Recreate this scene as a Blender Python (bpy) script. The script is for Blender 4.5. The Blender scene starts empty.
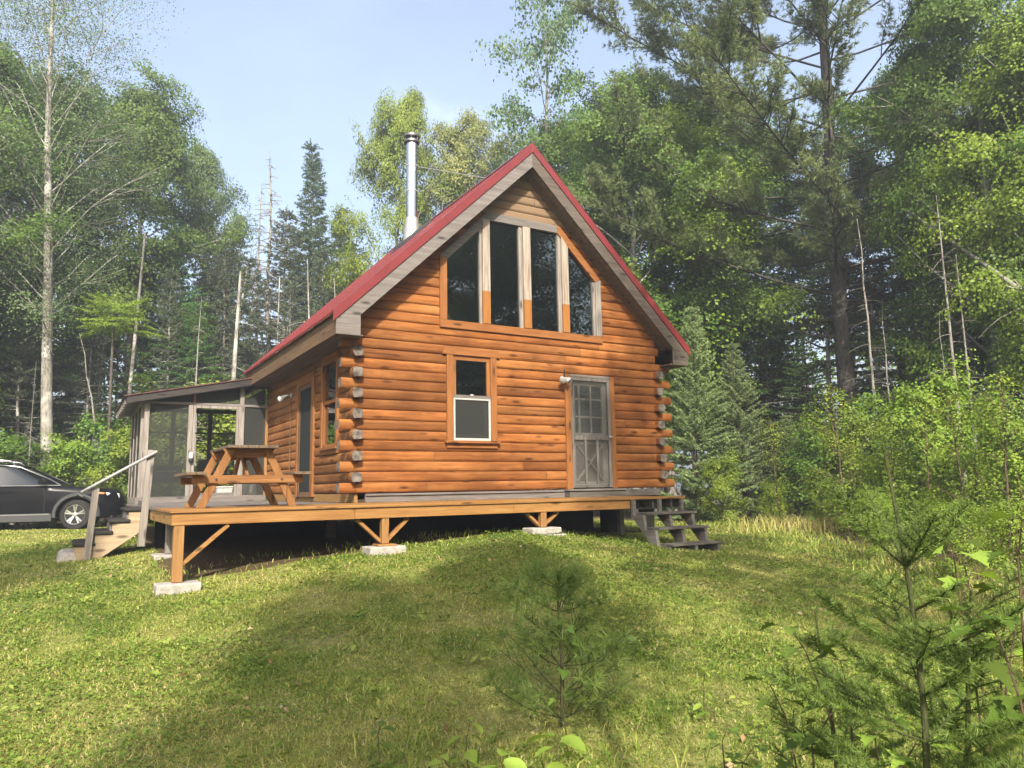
import bpy, math, random
import numpy as np
from mathutils import Vector, Matrix
R = math.radians
sc = bpy.context.scene
COL = sc.collection
rng = np.random.default_rng(7)

# ------------------------------------------------------------------ helpers
def link(o, parent=None):
    COL.objects.link(o)
    if parent is not None: o.parent = parent
    return o

def tag(o, label=None, cat=None, group=None, kind=None):
    if label: o['label'] = label
    if cat: o['category'] = cat
    if group: o['group'] = group
    if kind: o['kind'] = kind
    return o

def thing(name, label, cat, loc=(0, 0, 0), group=None, rz=0.0):
    o = bpy.data.objects.new(name, None)
    o.empty_display_size = 0.2
    o.location = loc; o.rotation_euler = (0, 0, rz)
    link(o)
    return tag(o, label, cat, group)

def copy_tree(o, parent=None):
    c = o.copy(); COL.objects.link(c)
    if parent is not None: c.parent = parent
    for ch in list(o.children): copy_tree(ch, c)
    return c

class MB:
    """collects polygons and links them as one mesh object"""
    def __init__(s): s.v = []; s.f = []; s.m = []; s.cm = 0
    def add(s, vs, fs):
        n = len(s.v); s.v.extend([tuple(map(float, p)) for p in vs])
        for f in fs: s.f.append(tuple(i + n for i in f)); s.m.append(s.cm)
    def box(s, x0, x1, y0, y1, z0, z1, bev=0.0):
        if x0 > x1: x0, x1 = x1, x0
        if y0 > y1: y0, y1 = y1, y0
        if z0 > z1: z0, z1 = z1, z0
        s.bar8([(x0,y0,z0),(x1,y0,z0),(x1,y1,z0),(x0,y1,z0),(x0,y0,z1),(x1,y0,z1),(x1,y1,z1),(x0,y1,z1)])
    def bar8(s, p):
        s.add(p, [(0,3,2,1),(4,5,6,7),(0,1,5,4),(1,2,6,5),(2,3,7,6),(3,0,4,7)])
    def bar(s, a, b, w, h, up=(0, 0, 1)):
        """rectangular bar from a to b; h along up, w across"""
        a = Vector(a); b = Vector(b); d = (b - a).normalized(); u = Vector(up)
        sd = d.cross(u)
        if sd.length < 1e-5: sd = d.cross(Vector((1, 0, 0)))
        sd.normalize(); u = sd.cross(d).normalized()
        p = []
        for c in (a, b):
            for (i, j) in ((-1, -1), (1, -1), (1, 1), (-1, 1)):
                p.append(c + sd * (i * w / 2) + u * (j * h / 2))
        s.add(p, [(0,1,2,3),(7,6,5,4),(0,4,5,1),(1,5,6,2),(2,6,7,3),(3,7,4,0)])
    def prism(s, poly, axis, a, b):
        """polygon given in the two other axes, extruded along axis from a to b"""
        def P(q, t):
            if axis == 'y': return (q[0], t, q[1])
            if axis == 'x': return (t, q[0], q[1])
            return (q[0], q[1], t)
        n = len(poly)
        vs = [P(q, a) for q in poly] + [P(q, b) for q in poly]
        fs = [tuple(range(n)), tuple(range(2 * n - 1, n - 1, -1))]
        for i in range(n):
            j = (i + 1) % n
            fs.append((i, i + n, j + n, j))
        s.add(vs, fs)
    def tube(s, pts, rad, n=8, caps=True):
        pts = [Vector(p) for p in pts]
        if not hasattr(rad, '__len__'): rad = [rad] * len(pts)
        vs = []; fs = []
        ref = None
        for i, p in enumerate(pts):
            d = (pts[min(i + 1, len(pts) - 1)] - pts[max(i - 1, 0)]).normalized()
            if ref is None or abs(ref.dot(d)) > 0.98:
                ref = Vector((1, 0, 0)) if abs(d.x) < 0.9 else Vector((0, 1, 0))
            a = d.cross(ref).normalized(); b = d.cross(a)
            for k in range(n):
                t = 2 * math.pi * k / n
                vs.append(p + (a * math.cos(t) + b * math.sin(t)) * rad[i])
        for i in range(len(pts) - 1):
            for k in range(n):
                l = (k + 1) % n
                fs.append((i*n+k, i*n+l, (i+1)*n+l, (i+1)*n+k))
        if caps:
            fs.append(tuple(range(n - 1, -1, -1))); fs.append(tuple((len(pts)-1)*n + k for k in range(n)))
        s.add(vs, fs)
    def lathe(s, prof, c, n=20, axis='z', caps=True):
        vs = []; fs = []
        for (r, h) in prof:
            for k in range(n):
                t = 2 * math.pi * k / n
                a, b = r * math.cos(t), r * math.sin(t)
                if axis == 'z': vs.append((c[0]+a, c[1]+b, c[2]+h))
                elif axis == 'y': vs.append((c[0]+a, c[1]+h, c[2]+b))
                else: vs.append((c[0]+h, c[1]+a, c[2]+b))
        for i in range(len(prof) - 1):
            for k in range(n):
                l = (k + 1) % n
                fs.append((i*n+k, i*n+l, (i+1)*n+l, (i+1)*n+k))
        if caps: fs.append(tuple(range(n-1, -1, -1))); fs.append(tuple((len(prof)-1)*n+k for k in range(n)))
        s.add(vs, fs)
    def build(s, name, mat, parent=None, smooth=False, bevel=0.0):
        me = bpy.data.meshes.new(name)
        me.from_pydata(s.v, [], s.f)
        mats = mat if isinstance(mat, (list, tuple)) else [mat]
        for m in mats: me.materials.append(m)
        if len(mats) > 1: me.polygons.foreach_set('material_index', s.m)
        if smooth: me.polygons.foreach_set('use_smooth', [True] * len(me.polygons))
        me.update()
        o = link(bpy.data.objects.new(name, me), parent)
        if smooth:
            try: me.set_sharp_from_angle(angle=R(40))
            except Exception: pass
        if bevel:
            b = o.modifiers.new('bevel', 'BEVEL'); b.width = bevel; b.segments = 1; b.limit_method = 'ANGLE'; b.angle_limit = R(40)
        return o

def mesh_np(name, V, F, mat, parent=None, tint=None, smooth=False):
    """fast mesh from numpy arrays; F is (n,3) or (n,4)"""
    me = bpy.data.meshes.new(name)
    V = np.ascontiguousarray(V, dtype=np.float32); F = np.ascontiguousarray(F, dtype=np.int32)
    k = F.shape[1]
    me.vertices.add(len(V)); me.vertices.foreach_set('co', V.ravel())
    me.loops.add(F.size); me.loops.foreach_set('vertex_index', F.ravel())
    me.polygons.add(len(F)); me.polygons.foreach_set('loop_start', np.arange(0, F.size, k, dtype=np.int32))
    if smooth: me.polygons.foreach_set('use_smooth', np.ones(len(F), dtype=bool))
    if tint is not None:
        at = me.attributes.new('tint', 'FLOAT', 'FACE'); at.data.foreach_set('value', np.ascontiguousarray(tint, dtype=np.float32))
    me.materials.append(mat)
    me.update(calc_edges=True)
    return me if parent is False else link(bpy.data.objects.new(name, me), parent)

# ------------------------------------------------------------------ camera (solved from the photograph's own lines)
CAM = dict(c=Vector((-3.8974, -11.4466, 0.041)), yaw=0.5363, pitch=0.1393, roll=-0.0174, f=741.35)
def cam_axes():
    y, p, r = CAM['yaw'], CAM['pitch'], CAM['roll']
    fwd = Vector((math.sin(y), math.cos(y), 0)); rt = Vector((math.cos(y), -math.sin(y), 0)); up = Vector((0, 0, 1))
    F = fwd * math.cos(p) + up * math.sin(p); U = up * math.cos(p) - fwd * math.sin(p)
    return F, rt * math.cos(r) + U * math.sin(r), U * math.cos(r) - rt * math.sin(r)
AF, AR, AU = cam_axes()
def ray(u, v): return AF + AR * ((u - 512) / CAM['f']) + AU * ((384 - v) / CAM['f'])
def at(u, v, x=None, y=None, z=None):
    d = ray(u, v); c = CAM['c']
    for i, val in enumerate((x, y, z)):
        if val is not None: return c + d * ((val - c[i]) / d[i])
def heading(u, D):
    """point on the ground D metres away in the direction of picture column u"""
    d = ray(u, 488); h = math.hypot(d.x, d.y); c = CAM['c']
    return c.x + d.x / h * D, c.y + d.y / h * D
def height_at(u, v, D):
    d = ray(u, v); return CAM['c'].z + d.z / math.hypot(d.x, d.y) * D

cd = bpy.data.cameras.new('camera'); cam = link(bpy.data.objects.new('camera', cd))
cd.sensor_width = 36; cd.lens = CAM['f'] / 1024 * 36; cd.clip_start = 0.05; cd.clip_end = 2000
m = Matrix((AR, AU, -AF)).transposed().to_4x4(); m.translation = CAM['c']; cam.matrix_world = m
sc.camera = cam

# ------------------------------------------------------------------ materials
def new_mat(name):
    mt = bpy.data.materials.new(name); mt.use_nodes = True
    nt = mt.node_tree; nt.nodes.clear()
    return mt, nt
class N:
    def __init__(s, nt): s.nt = nt
    def __call__(s, typ, **kw):
        n = s.nt.nodes.new(typ)
        for k, v in kw.items():
            if k == 'ins':
                for kk, vv in v.items():
                    if hasattr(vv, 'is_output') or isinstance(vv, bpy.types.NodeSocket): s.nt.links.new(vv, n.inputs[kk])
                    else: n.inputs[kk].default_value = vv
            else: setattr(n, k, v)
        return n
def rgba(c): return (c[0], c[1], c[2], 1.0)
def ramp(n, fac, stops):
    r = n('ShaderNodeValToRGB', ins={'Fac': fac}); cr = r.color_ramp
    while len(cr.elements) < len(stops): cr.elements.new(0.5)
    for e, (p, c) in zip(cr.elements, stops):
        e.position = p; e.color = rgba(c) if hasattr(c, '__len__') else (c, c, c, 1)
    return r.outputs['Color']
def mix(n, fac, a, b, mode='MIX'):
    m_ = n('ShaderNodeMix', data_type='RGBA', blend_type=mode)
    for k, v in ((0, fac), (6, a), (7, b)):
        if isinstance(v, bpy.types.NodeSocket): n.nt.links.new(v, m_.inputs[k])
        else: m_.inputs[k].default_value = v if k == 0 else rgba(v)
    return m_.outputs[2]
def mathn(n, op, a, b=0.0, clamp=False):
    q = n('ShaderNodeMath', operation=op, use_clamp=clamp)
    for k, v in ((0, a), (1, b)):
        if isinstance(v, bpy.types.NodeSocket): n.nt.links.new(v, q.inputs[k])
        else: q.inputs[k].default_value = v
    return q.outputs[0]
def finish(n, col, rough=0.6, spec=0.3, bump=None, bstr=0.3, bdist=0.01, metal=0.0):
    p = n('ShaderNodeBsdfPrincipled', ins={'Roughness': rough, 'Metallic': metal, 'Specular IOR Level': spec})
    if isinstance(col, bpy.types.NodeSocket): n.nt.links.new(col, p.inputs['Base Color'])
    else: p.inputs['Base Color'].default_value = rgba(col)
    if bump is not None:
        b = n('ShaderNodeBump', ins={'Height': bump, 'Strength': bstr, 'Distance': bdist}); n.nt.links.new(b.outputs[0], p.inputs['Normal'])
    o = n('ShaderNodeOutputMaterial'); n.nt.links.new(p.outputs[0], o.inputs[0])
    return p

def wood(name, light, dark, grey=(0.30, 0.28, 0.25), wear=0.0, axis='x', rough=0.6, knots=True, vary=0.35, spec=0.25, zwear=None, pale=None):
    """boards with grain along an axis, knots, and weathered grey stains of their own shape"""
    mt, nt = new_mat(name); n = N(nt)
    tc = n('ShaderNodeTexCoord'); geo = n('ShaderNodeNewGeometry')
    rnd = geo.outputs['Random Per Island']
    off = n('ShaderNodeVectorMath', operation='SCALE', ins={0: (13.1, 7.7, 9.3), 'Scale': rnd})
    pos = n('ShaderNodeVectorMath', operation='ADD', ins={0: tc.outputs['Object'], 1: off.outputs[0]})
    s = {'x': (1.6, 22, 22), 'y': (22, 1.6, 22), 'z': (22, 22, 1.6)}[axis]
    mp = n('ShaderNodeMapping', ins={'Vector': pos.outputs[0], 'Scale': s})
    g1 = n('ShaderNodeTexNoise', ins={'Vector': mp.outputs[0], 'Scale': 1.0, 'Detail': 5.0, 'Roughness': 0.6, 'Distortion': 0.6})
    s2 = {'x': (0.5, 60, 60), 'y': (60, 0.5, 60), 'z': (60, 60, 0.5)}[axis]
    mp2 = n('ShaderNodeMapping', ins={'Vector': pos.outputs[0], 'Scale': s2})
    g2 = n('ShaderNodeTexNoise', ins={'Vector': mp2.outputs[0], 'Scale': 1.0, 'Detail': 3.0})
    mid = tuple((a + b) / 2 for a, b in zip(light, dark))
    col = ramp(n, g1.outputs[0], [(0.33, dark), (0.5, mid), (0.66, light)])
    col = mix(n, mathn(n, 'MULTIPLY', g2.outputs[0], 0.35), col, dark)
    if pale:
        pn = n('ShaderNodeTexNoise', ins={'Vector': n('ShaderNodeMapping', ins={'Vector': pos.outputs[0], 'Scale': {'x': (0.7, 5, 5), 'y': (5, 0.7, 5), 'z': (5, 5, 0.7)}[axis]}).outputs[0], 'Scale': 1.0, 'Detail': 4.0, 'Roughness': 0.6})
        col = mix(n, mathn(n, 'MULTIPLY', ramp(n, pn.outputs[0], [(0.45, 0.0), (0.72, 1.0)]), 0.6), col, pale)
        bn = n('ShaderNodeTexNoise', ins={'Vector': n('ShaderNodeMapping', ins={'Vector': tc.outputs['Object'], 'Scale': (0.55, 0.55, 1.1)}).outputs[0], 'Scale': 1.3, 'Detail': 6.0, 'Roughness': 0.7})
        col = mix(n, mathn(n, 'MULTIPLY', ramp(n, bn.outputs[0], [(0.46, 0.0), (0.66, 1.0)]), 0.72), col, tuple(c * 0.7 for c in dark))
    ck = n('ShaderNodeTexNoise', ins={'Vector': n('ShaderNodeMapping', ins={'Vector': pos.outputs[0], 'Scale': {'x': (0.9, 75, 75), 'y': (75, 0.9, 75), 'z': (75, 75, 0.9)}[axis]}).outputs[0], 'Scale': 0.35, 'Detail': 2.0})
    col = mix(n, mathn(n, 'MULTIPLY', ramp(n, ck.outputs[0], [(0.27, 1.0), (0.34, 0.0)]), 0.75), col, tuple(c * 0.3 for c in dark))
    # board to board variation
    hv = n('ShaderNodeHueSaturation', ins={'Color': col, 'Hue': 0.5, 'Saturation': 1.0})
    val = mathn(n, 'ADD', mathn(n, 'MULTIPLY', rnd, vary), 1.0 - vary * 0.5)
    nt.links.new(val, hv.inputs['Value'])
    col = hv.outputs[0]
    if knots:
        sk = {'x': (2.6, 9, 9), 'y': (9, 2.6, 9), 'z': (9, 9, 2.6)}[axis]
        mk = n('ShaderNodeMapping', ins={'Vector': pos.outputs[0], 'Scale': sk})
        vo = n('ShaderNodeTexVoronoi', ins={'Vector': mk.outputs[0], 'Scale': 0.75, 'Randomness': 1.0})
        kf = ramp(n, vo.outputs['Distance'], [(0.10, 1.0), (0.23, 0.0)])
        col = mix(n, mathn(n, 'MULTIPLY', kf, 0.92), col, tuple(c * 0.35 for c in dark))
    st = n('ShaderNodeTexNoise', ins={'Vector': n('ShaderNodeMapping', ins={'Vector': tc.outputs['Object'], 'Scale': {'x': (0.5, 2.2, 2.2), 'y': (2.2, 0.5, 2.2), 'z': (2.2, 2.2, 0.5)}[axis]}).outputs[0], 'Scale': 1.6, 'Detail': 6.0, 'Roughness': 0.65})
    wf = mathn(n, 'ADD', st.outputs[0], wear - 0.5)
    if zwear:  # exposed upper part of the gable is bleached: (z where it begins, z where it is full)
        sep = n('ShaderNodeSeparateXYZ', ins={0: tc.outputs['Object']})
        mr = n('ShaderNodeMapRange', ins={'Value': sep.outputs[2], 'From Min': zwear[0], 'From Max': zwear[1], 'To Min': 0.0, 'To Max': 1.0})
        wf = mathn(n, 'ADD', wf, mr.outputs[0])
    wf = ramp(n, wf, [(0.42, 0.0), (0.66, 1.0)])
    gcol = mix(n, g2.outputs[0], tuple(c * 0.55 for c in grey), tuple(min(1, c * 1.3) for c in grey))
    col = mix(n, wf, col, gcol)
    h = mathn(n, 'ADD', mathn(n, 'MULTIPLY', g1.outputs[0], 0.5), g2.outputs[0])
    finish(n, col, rough, spec, h, 0.55, 0.008)
    return mt

def plain(name, c, rough=0.5, metal=0.0, spec=0.4, noise=0.0, nscale=20.0, bump=0.0, c2=None):
    mt, nt = new_mat(name); n = N(nt)
    if noise or bump or c2:
        tc = n('ShaderNodeTexCoord')
        tx = n('ShaderNodeTexNoise', ins={'Vector': tc.outputs['Object'], 'Scale': nscale, 'Detail': 6.0, 'Roughness': 0.65})
        lo = c2 if c2 else tuple(x * (1 - noise) for x in c)
        col = ramp(n, tx.outputs[0], [(0.35, lo), (0.65, tuple(min(1, x * (1 + noise)) for x in c))])
        finish(n, col, rough, spec, tx.outputs[0] if bump else None, bump, 0.01, metal)
    else: finish(n, c, rough, spec, None, metal=metal)
    return mt

def glass_dark(name, tintc=(0.012, 0.014, 0.013), clear=0.35):
    """window glass: reflects by fresnel, lets some of the dark room through"""
    mt, nt = new_mat(name); n = N(nt)
    fr = n('ShaderNodeFresnel', ins={'IOR': 1.5})
    gl = n('ShaderNodeBsdfGlossy', ins={'Roughness': 0.01, 'Color': (0.9, 0.95, 0.95, 1)})
    tr = n('ShaderNodeBsdfTransparent', ins={'Color': (0.55, 0.6, 0.58, 1)})
    mx = n('ShaderNodeMixShader', ins={0: mathn(n, 'ADD', mathn(n, 'MULTIPLY', fr.outputs[0], 2.0), 0.03), 1: tr.outputs[0], 2: gl.outputs[0]})
    o = n('ShaderNodeOutputMaterial'); nt.links.new(mx.outputs[0], o.inputs[0])
    return mt

def screen_mat(name, c=(0.05, 0.052, 0.05), cover=0.5):
    """insect screen: a fine weave, partly open"""
    mt, nt = new_mat(name); n = N(nt)
    df = n('ShaderNodeBsdfDiffuse', ins={'Color': rgba(c)}); tr = n('ShaderNodeBsdfTransparent')
    tl = n('ShaderNodeBsdfTranslucent', ins={'Color': rgba(c)})
    ad = n('ShaderNodeMixShader', ins={0: 0.3, 1: df.outputs[0], 2: tl.outputs[0]})
    mx = n('ShaderNodeMixShader', ins={0: cover, 1: tr.outputs[0], 2: ad.outputs[0]})
    o = n('ShaderNodeOutputMaterial'); nt.links.new(mx.outputs[0], o.inputs[0])
    return mt

def leaf_mat(name, c0, c1, trans=0.35, rough=0.5, spec=0.25, c2=None, noise_scale=0.5):
    """leaf: colour varies leaf by leaf (face attribute) and bough by bough; light passes through"""
    mt, nt = new_mat(name); n = N(nt)
    a = n('ShaderNodeAttribute', attribute_name='tint'); tc = n('ShaderNodeTexCoord')
    oi = n('ShaderNodeObjectInfo')
    tx = n('ShaderNodeTexNoise', ins={'Vector': tc.outputs['Object'], 'Scale': noise_scale, 'Detail': 3.0})
    f = mathn(n, 'ADD', mathn(n, 'MULTIPLY', a.outputs['Fac'], 0.6), mathn(n, 'MULTIPLY', mathn(n, 'SUBTRACT', tx.outputs[0], 0.3), 0.9), True)
    stops = [(0.1, c0), (0.85, c1)] if c2 is None else [(0.1, c0), (0.8, c1), (0.97, c2)]
    col = ramp(n, f, stops)
    hv = n('ShaderNodeHueSaturation', ins={'Color': col, 'Saturation': 1.0})
    nt.links.new(mathn(n, 'ADD', mathn(n, 'MULTIPLY', oi.outputs['Random'], 0.02), 0.49), hv.inputs['Hue'])
    nt.links.new(mathn(n, 'ADD', mathn(n, 'MULTIPLY', oi.outputs['Random'], 0.3), 0.85), hv.inputs['Value'])
    col = hv.outputs[0]
    p = n('ShaderNodeBsdfPrincipled', ins={'Base Color': col, 'Roughness': rough, 'Specular IOR Level': spec})
    tl = n('ShaderNodeBsdfTranslucent', ins={'Color': mix(n, 1.0, col, (1.0, 1.0, 0.55), 'MULTIPLY')})
    bright = n('ShaderNodeMix', data_type='RGBA', blend_type='MULTIPLY')
    mx = n('ShaderNodeMixShader', ins={0: trans, 1: p.outputs[0], 2: tl.outputs[0]})
    o = n('ShaderNodeOutputMaterial'); nt.links.new(mx.outputs[0], o.inputs[0])
    nt.nodes.remove(bright)
    return mt

def bark_mat(name, c0, c1, scale=6.0, patch=None):
    mt, nt = new_mat(name); n = N(nt)
    tc = n('ShaderNodeTexCoord')
    mp = n('ShaderNodeMapping', ins={'Vector': tc.outputs['Object'], 'Scale': (4, 4, 0.8)})
    tx = n('ShaderNodeTexNoise', ins={'Vector': mp.outputs[0], 'Scale': scale, 'Detail': 6.0, 'Roughness': 0.7})
    col = ramp(n, tx.outputs[0], [(0.35, c0), (0.65, c1)])
    if patch:
        t2 = n('ShaderNodeTexNoise', ins={'Vector': tc.outputs['Object'], 'Scale': 1.7, 'Detail': 5.0})
        col = mix(n, ramp(n, t2.outputs[0], [(0.5, 0.0), (0.62, 1.0)]), col, patch)
    finish(n, col, 0.85, 0.1, tx.outputs[0], 0.8, 0.04)
    return mt

M = {}
M['log'] = wood('stained_log', (0.281, 0.103, 0.025), (0.143, 0.047, 0.010), grey=(0.206, 0.136, 0.080), wear=-0.04, axis='x', rough=0.68, spec=0.16, vary=0.62, zwear=(4.75, 5.2), pale=(0.351, 0.160, 0.049))
M['log_side'] = wood('stained_log_side', (0.251, 0.108, 0.033), (0.143, 0.054, 0.015), grey=(0.206, 0.136, 0.080), wear=-0.06, axis='y', rough=0.68, spec=0.16, vary=0.5, pale=(0.305, 0.152, 0.054))
M['endgrain'] = plain('log_end_grain', (0.125, 0.108, 0.092), 0.85, noise=0.6, nscale=9, bump=0.6, spec=0.1)
M['trim'] = wood('stained_trim', (0.243, 0.102, 0.027), (0.156, 0.057, 0.015), wear=-0.12, axis='z', vary=0.3)
M['trim_x'] = wood('stained_trim_across', (0.233, 0.095, 0.026), (0.151, 0.054, 0.013), wear=-0.1, axis='x', vary=0.3)
M['grey_x'] = wood('weathered_board_across', (0.169, 0.153, 0.140), (0.091, 0.078, 0.069), wear=0.1, axis='x', vary=0.3, grey=(0.182, 0.175, 0.164))
M['grey_y'] = wood('weathered_board_along', (0.206, 0.187, 0.171), (0.111, 0.095, 0.084), wear=0.1, axis='y', vary=0.3, grey=(0.182, 0.175, 0.164))
M['grey_z'] = wood('weathered_board_upright', (0.251, 0.228, 0.201), (0.136, 0.117, 0.099), wear=0.06, axis='z', vary=0.3, grey=(0.228, 0.217, 0.201))
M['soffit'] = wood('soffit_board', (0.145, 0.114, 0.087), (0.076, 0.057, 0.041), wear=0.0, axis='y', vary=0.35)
M['brownfascia'] = wood('eave_board', (0.167, 0.106, 0.060), (0.099, 0.060, 0.035), wear=0.0, axis='y', vary=0.3)
M['new_x'] = wood('new_lumber_across', (0.274, 0.149, 0.049), (0.190, 0.087, 0.024), wear=-0.1, axis='x', vary=0.25)
M['new_y'] = wood('new_lumber_along', (0.274, 0.160, 0.060), (0.190, 0.099, 0.030), wear=-0.02, axis='y', vary=0.25)
M['new_z'] = wood('new_lumber_upright', (0.274, 0.152, 0.057), (0.190, 0.095, 0.030), wear=-0.08, axis='z', vary=0.25)
M['table'] = wood('table_lumber', (0.230, 0.111, 0.036), (0.146, 0.062, 0.019), wear=-0.06, axis='z', vary=0.3)
M['table_x'] = wood('table_lumber_across', (0.230, 0.111, 0.036), (0.146, 0.062, 0.019), wear=-0.06, axis='x', vary=0.3)
M['table_y'] = wood('table_plank', (0.152, 0.111, 0.072), (0.084, 0.057, 0.035), wear=0.02, axis='y', vary=0.35)
M['deckdark'] = wood('grey_step_board', (0.115, 0.104, 0.090), (0.063, 0.055, 0.047), wear=0.05, axis='x', vary=0.3, grey=(0.152, 0.145, 0.136))
M['deckdark_z'] = wood('grey_step_stringer', (0.143, 0.132, 0.115), (0.082, 0.073, 0.063), wear=0.05, axis='y', vary=0.3, grey=(0.198, 0.190, 0.175))
M['red'] = plain('red_metal_roofing', (0.14, 0.019, 0.02), 0.38, spec=0.5, noise=0.12, nscale=3)
M['steel'] = plain('stainless_pipe', (0.62, 0.62, 0.62), 0.22, metal=1.0, noise=0.12, nscale=6)
M['steel_dull'] = plain('dull_galvanised', (0.36, 0.36, 0.355), 0.5, metal=0.5, noise=0.15)
M['blackrub'] = plain('black_flashing', (0.02, 0.02, 0.02), 0.7)
M['concrete'] = plain('concrete', (0.30, 0.28, 0.245), 0.9, spec=0.1, noise=0.22, nscale=14, bump=0.5)
M['dark'] = plain('dark_crawl_shade', (0.03, 0.028, 0.025), 0.9, spec=0.1)  # near-black carrying the deep shade under deck and cabin
M['white'] = plain('white_vinyl', (0.36, 0.36, 0.345), 0.5, noise=0.1)
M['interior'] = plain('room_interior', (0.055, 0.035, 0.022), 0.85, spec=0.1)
M['glass'] = glass_dark('window_glass')
M['screen'] = screen_mat('insect_screen', (0.065, 0.068, 0.062), 0.46)
M['screen_door'] = screen_mat('door_screen', (0.09, 0.092, 0.085), 0.40)
M['screen_dark'] = screen_mat('side_door_screen', (0.045, 0.05, 0.048), 0.92)
M['rail'] = plain('grey_painted_pipe', (0.20, 0.20, 0.195), 0.5, noise=0.2, nscale=30)
M['door_grey'] = wood('grey_screen_door', (0.158, 0.145, 0.128), (0.081, 0.071, 0.061), axis='z', wear=0.05, grey=(0.173, 0.164, 0.151))
M['carpet'] = plain('dark_carpet', (0.035, 0.032, 0.03), 0.95, spec=0.05, noise=0.4, nscale=60, bump=0.5)
# ------------------------------------------------------------------ log cabin
W, E, CO, L = 6.417, 0.28, 0.1675, 6.3
XC, ZR, SL = 3.2085, 6.42, 0.965
BUL, TH = 0.029, 0.14
def top(x): return ZR - SL * abs(x - XC)
SOF = 0.43
cabin = thing('log_cabin', 'orange stained log cabin with a steep red metal roof and tall gable windows', 'cabin', (0, 0, 0))

def profile(n=9, flat=4.8):
    ts = 0.5 - 0.5 * np.cos(np.pi * np.linspace(0, 1, n)); ts = 0.6 * ts + 0.4 * np.linspace(0, 1, n)
    return ts, BUL * (1 - np.abs(2 * ts - 1) ** flat)

def log_wall(name, mat, kmax, xlim, openings, place, seed, parent):
    """courses of D-shaped logs; xlim(z, k) gives the ends, openings(z) the gaps, place maps (along, out, z)"""
    rr = np.random.default_rng(seed); b = MB()
    for k in range(kmax):
        ts, bo = profile()
        # keep the profile of every log, split where openings or butt joints fall
        zs = CO * (k + ts)
        joints = sorted(rr.uniform(0.8, 5.6, 1))
        rowmid = CO * (k + 0.5)
        wob = rr.normal(0, 0.003, 2)
        strips = []
        for i in range(len(ts) - 1):
            zm = (zs[i] + zs[i + 1]) / 2
            iv = [xlim(zm, k)]
            for (a, c) in openings(zm):
                nv = []
                for (p, q) in iv:
                    if c <= p or a >= q: nv.append((p, q)); continue
                    if a > p: nv.append((p, a))
                    if c < q: nv.append((c, q))
                iv = nv
            out = []
            for (p, q) in iv:
                if q - p < 0.01: continue
                jj = [j for j in joints if p + 0.3 < j < q - 0.3]
                e = [p] + jj + [q]
                for s, t in zip(e[:-1], e[1:]): out.append((s + (0.0025 if s in jj else 0), t - (0.0025 if t in jj else 0)))
            strips.append(out)
        # group strips with the same interval into one island
        done = [set() for _ in strips]
        for i in range(len(strips)):
            for iv in strips[i]:
                if iv in done[i]: continue
                j = i; run = []
                while j < len(strips) and any(abs(iv[0] - w[0]) < 0.3 and abs(iv[1] - w[1]) < 0.3 and w not in done[j] for w in strips[j]):
                    w = [w for w in strips[j] if abs(iv[0] - w[0]) < 0.3 and abs(iv[1] - w[1]) < 0.3 and w not in done[j]][0]
                    done[j].add(w); run.append((j, w)); j += 1
                nx = max(2, int((iv[1] - iv[0]) / 0.5) + 1)
                vs, fs = [], []
                rows = [(run[0][0], run[0][1])] + [(jj + 1, w) for jj, w in run]
                for (r_, w) in rows:
                    xs = np.linspace(w[0], w[1], nx)
                    for x in xs: vs.append(place(x, bo[r_] + wob[0] * math.sin(x * 0.9 + k), zs[r_]))
                for r_ in range(len(rows) - 1):
                    for c in range(nx - 1):
                        fs.append((r_*nx+c, r_*nx+c+1, (r_+1)*nx+c+1, (r_+1)*nx+c))
                b.add(vs, fs)
    return b.build(name, mat, parent, smooth=True)

# gable windows outline (inner hole): wide band with the two upper corners cut along the rakes
def gable_hole(z):
    if not (2.89 < z < 5.0): return []
    h = min(1.70, 0.72 + (5.0 - z) * 1.0)
    return [(XC - h, XC + h)]
def front_open(z):
    o = list(gable_hole(z))
    if 0.83 < z < 2.40: o.append((1.64, 2.50))
    if -0.1 < z < 2.13: o.append((4.09, 5.16))
    return o
def front_lim(z, k):
    a, c = (0.0, W) if k % 2 == 0 else (0.04, W - 0.10)
    h = (ZR - SOF + 0.05 - z) / SL
    return max(a, XC - h), min(c, XC + h)
front = log_wall('front_wall', M['log'], 36, front_lim, front_open, lambda a, o, z: (a, -o, z), 3, cabin)
def side_open(z):
    o = []
    if -0.08 < z < 2.15: o.append((2.42, 3.40))
    if 0.82 < z < 2.33: o.append((0.93, 1.76))
    return o
log_wall('side_wall', M['log_side'], 15, lambda z, k: (TH, L) if k % 2 == 0 else (0.0, L), side_open, lambda a, o, z: (-o, a, z), 4, cabin)
log_wall('side_wall', M['log_side'], 15, lambda z, k: (TH, L) if k % 2 == 0 else (0.0, L), lambda z: [], lambda a, o, z: (W + o, a, z), 5, cabin)
log_wall('rear_wall', M['log'], 36, front_lim, lambda z: [], lambda a, o, z: (a, L + o, z), 6, cabin)

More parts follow.
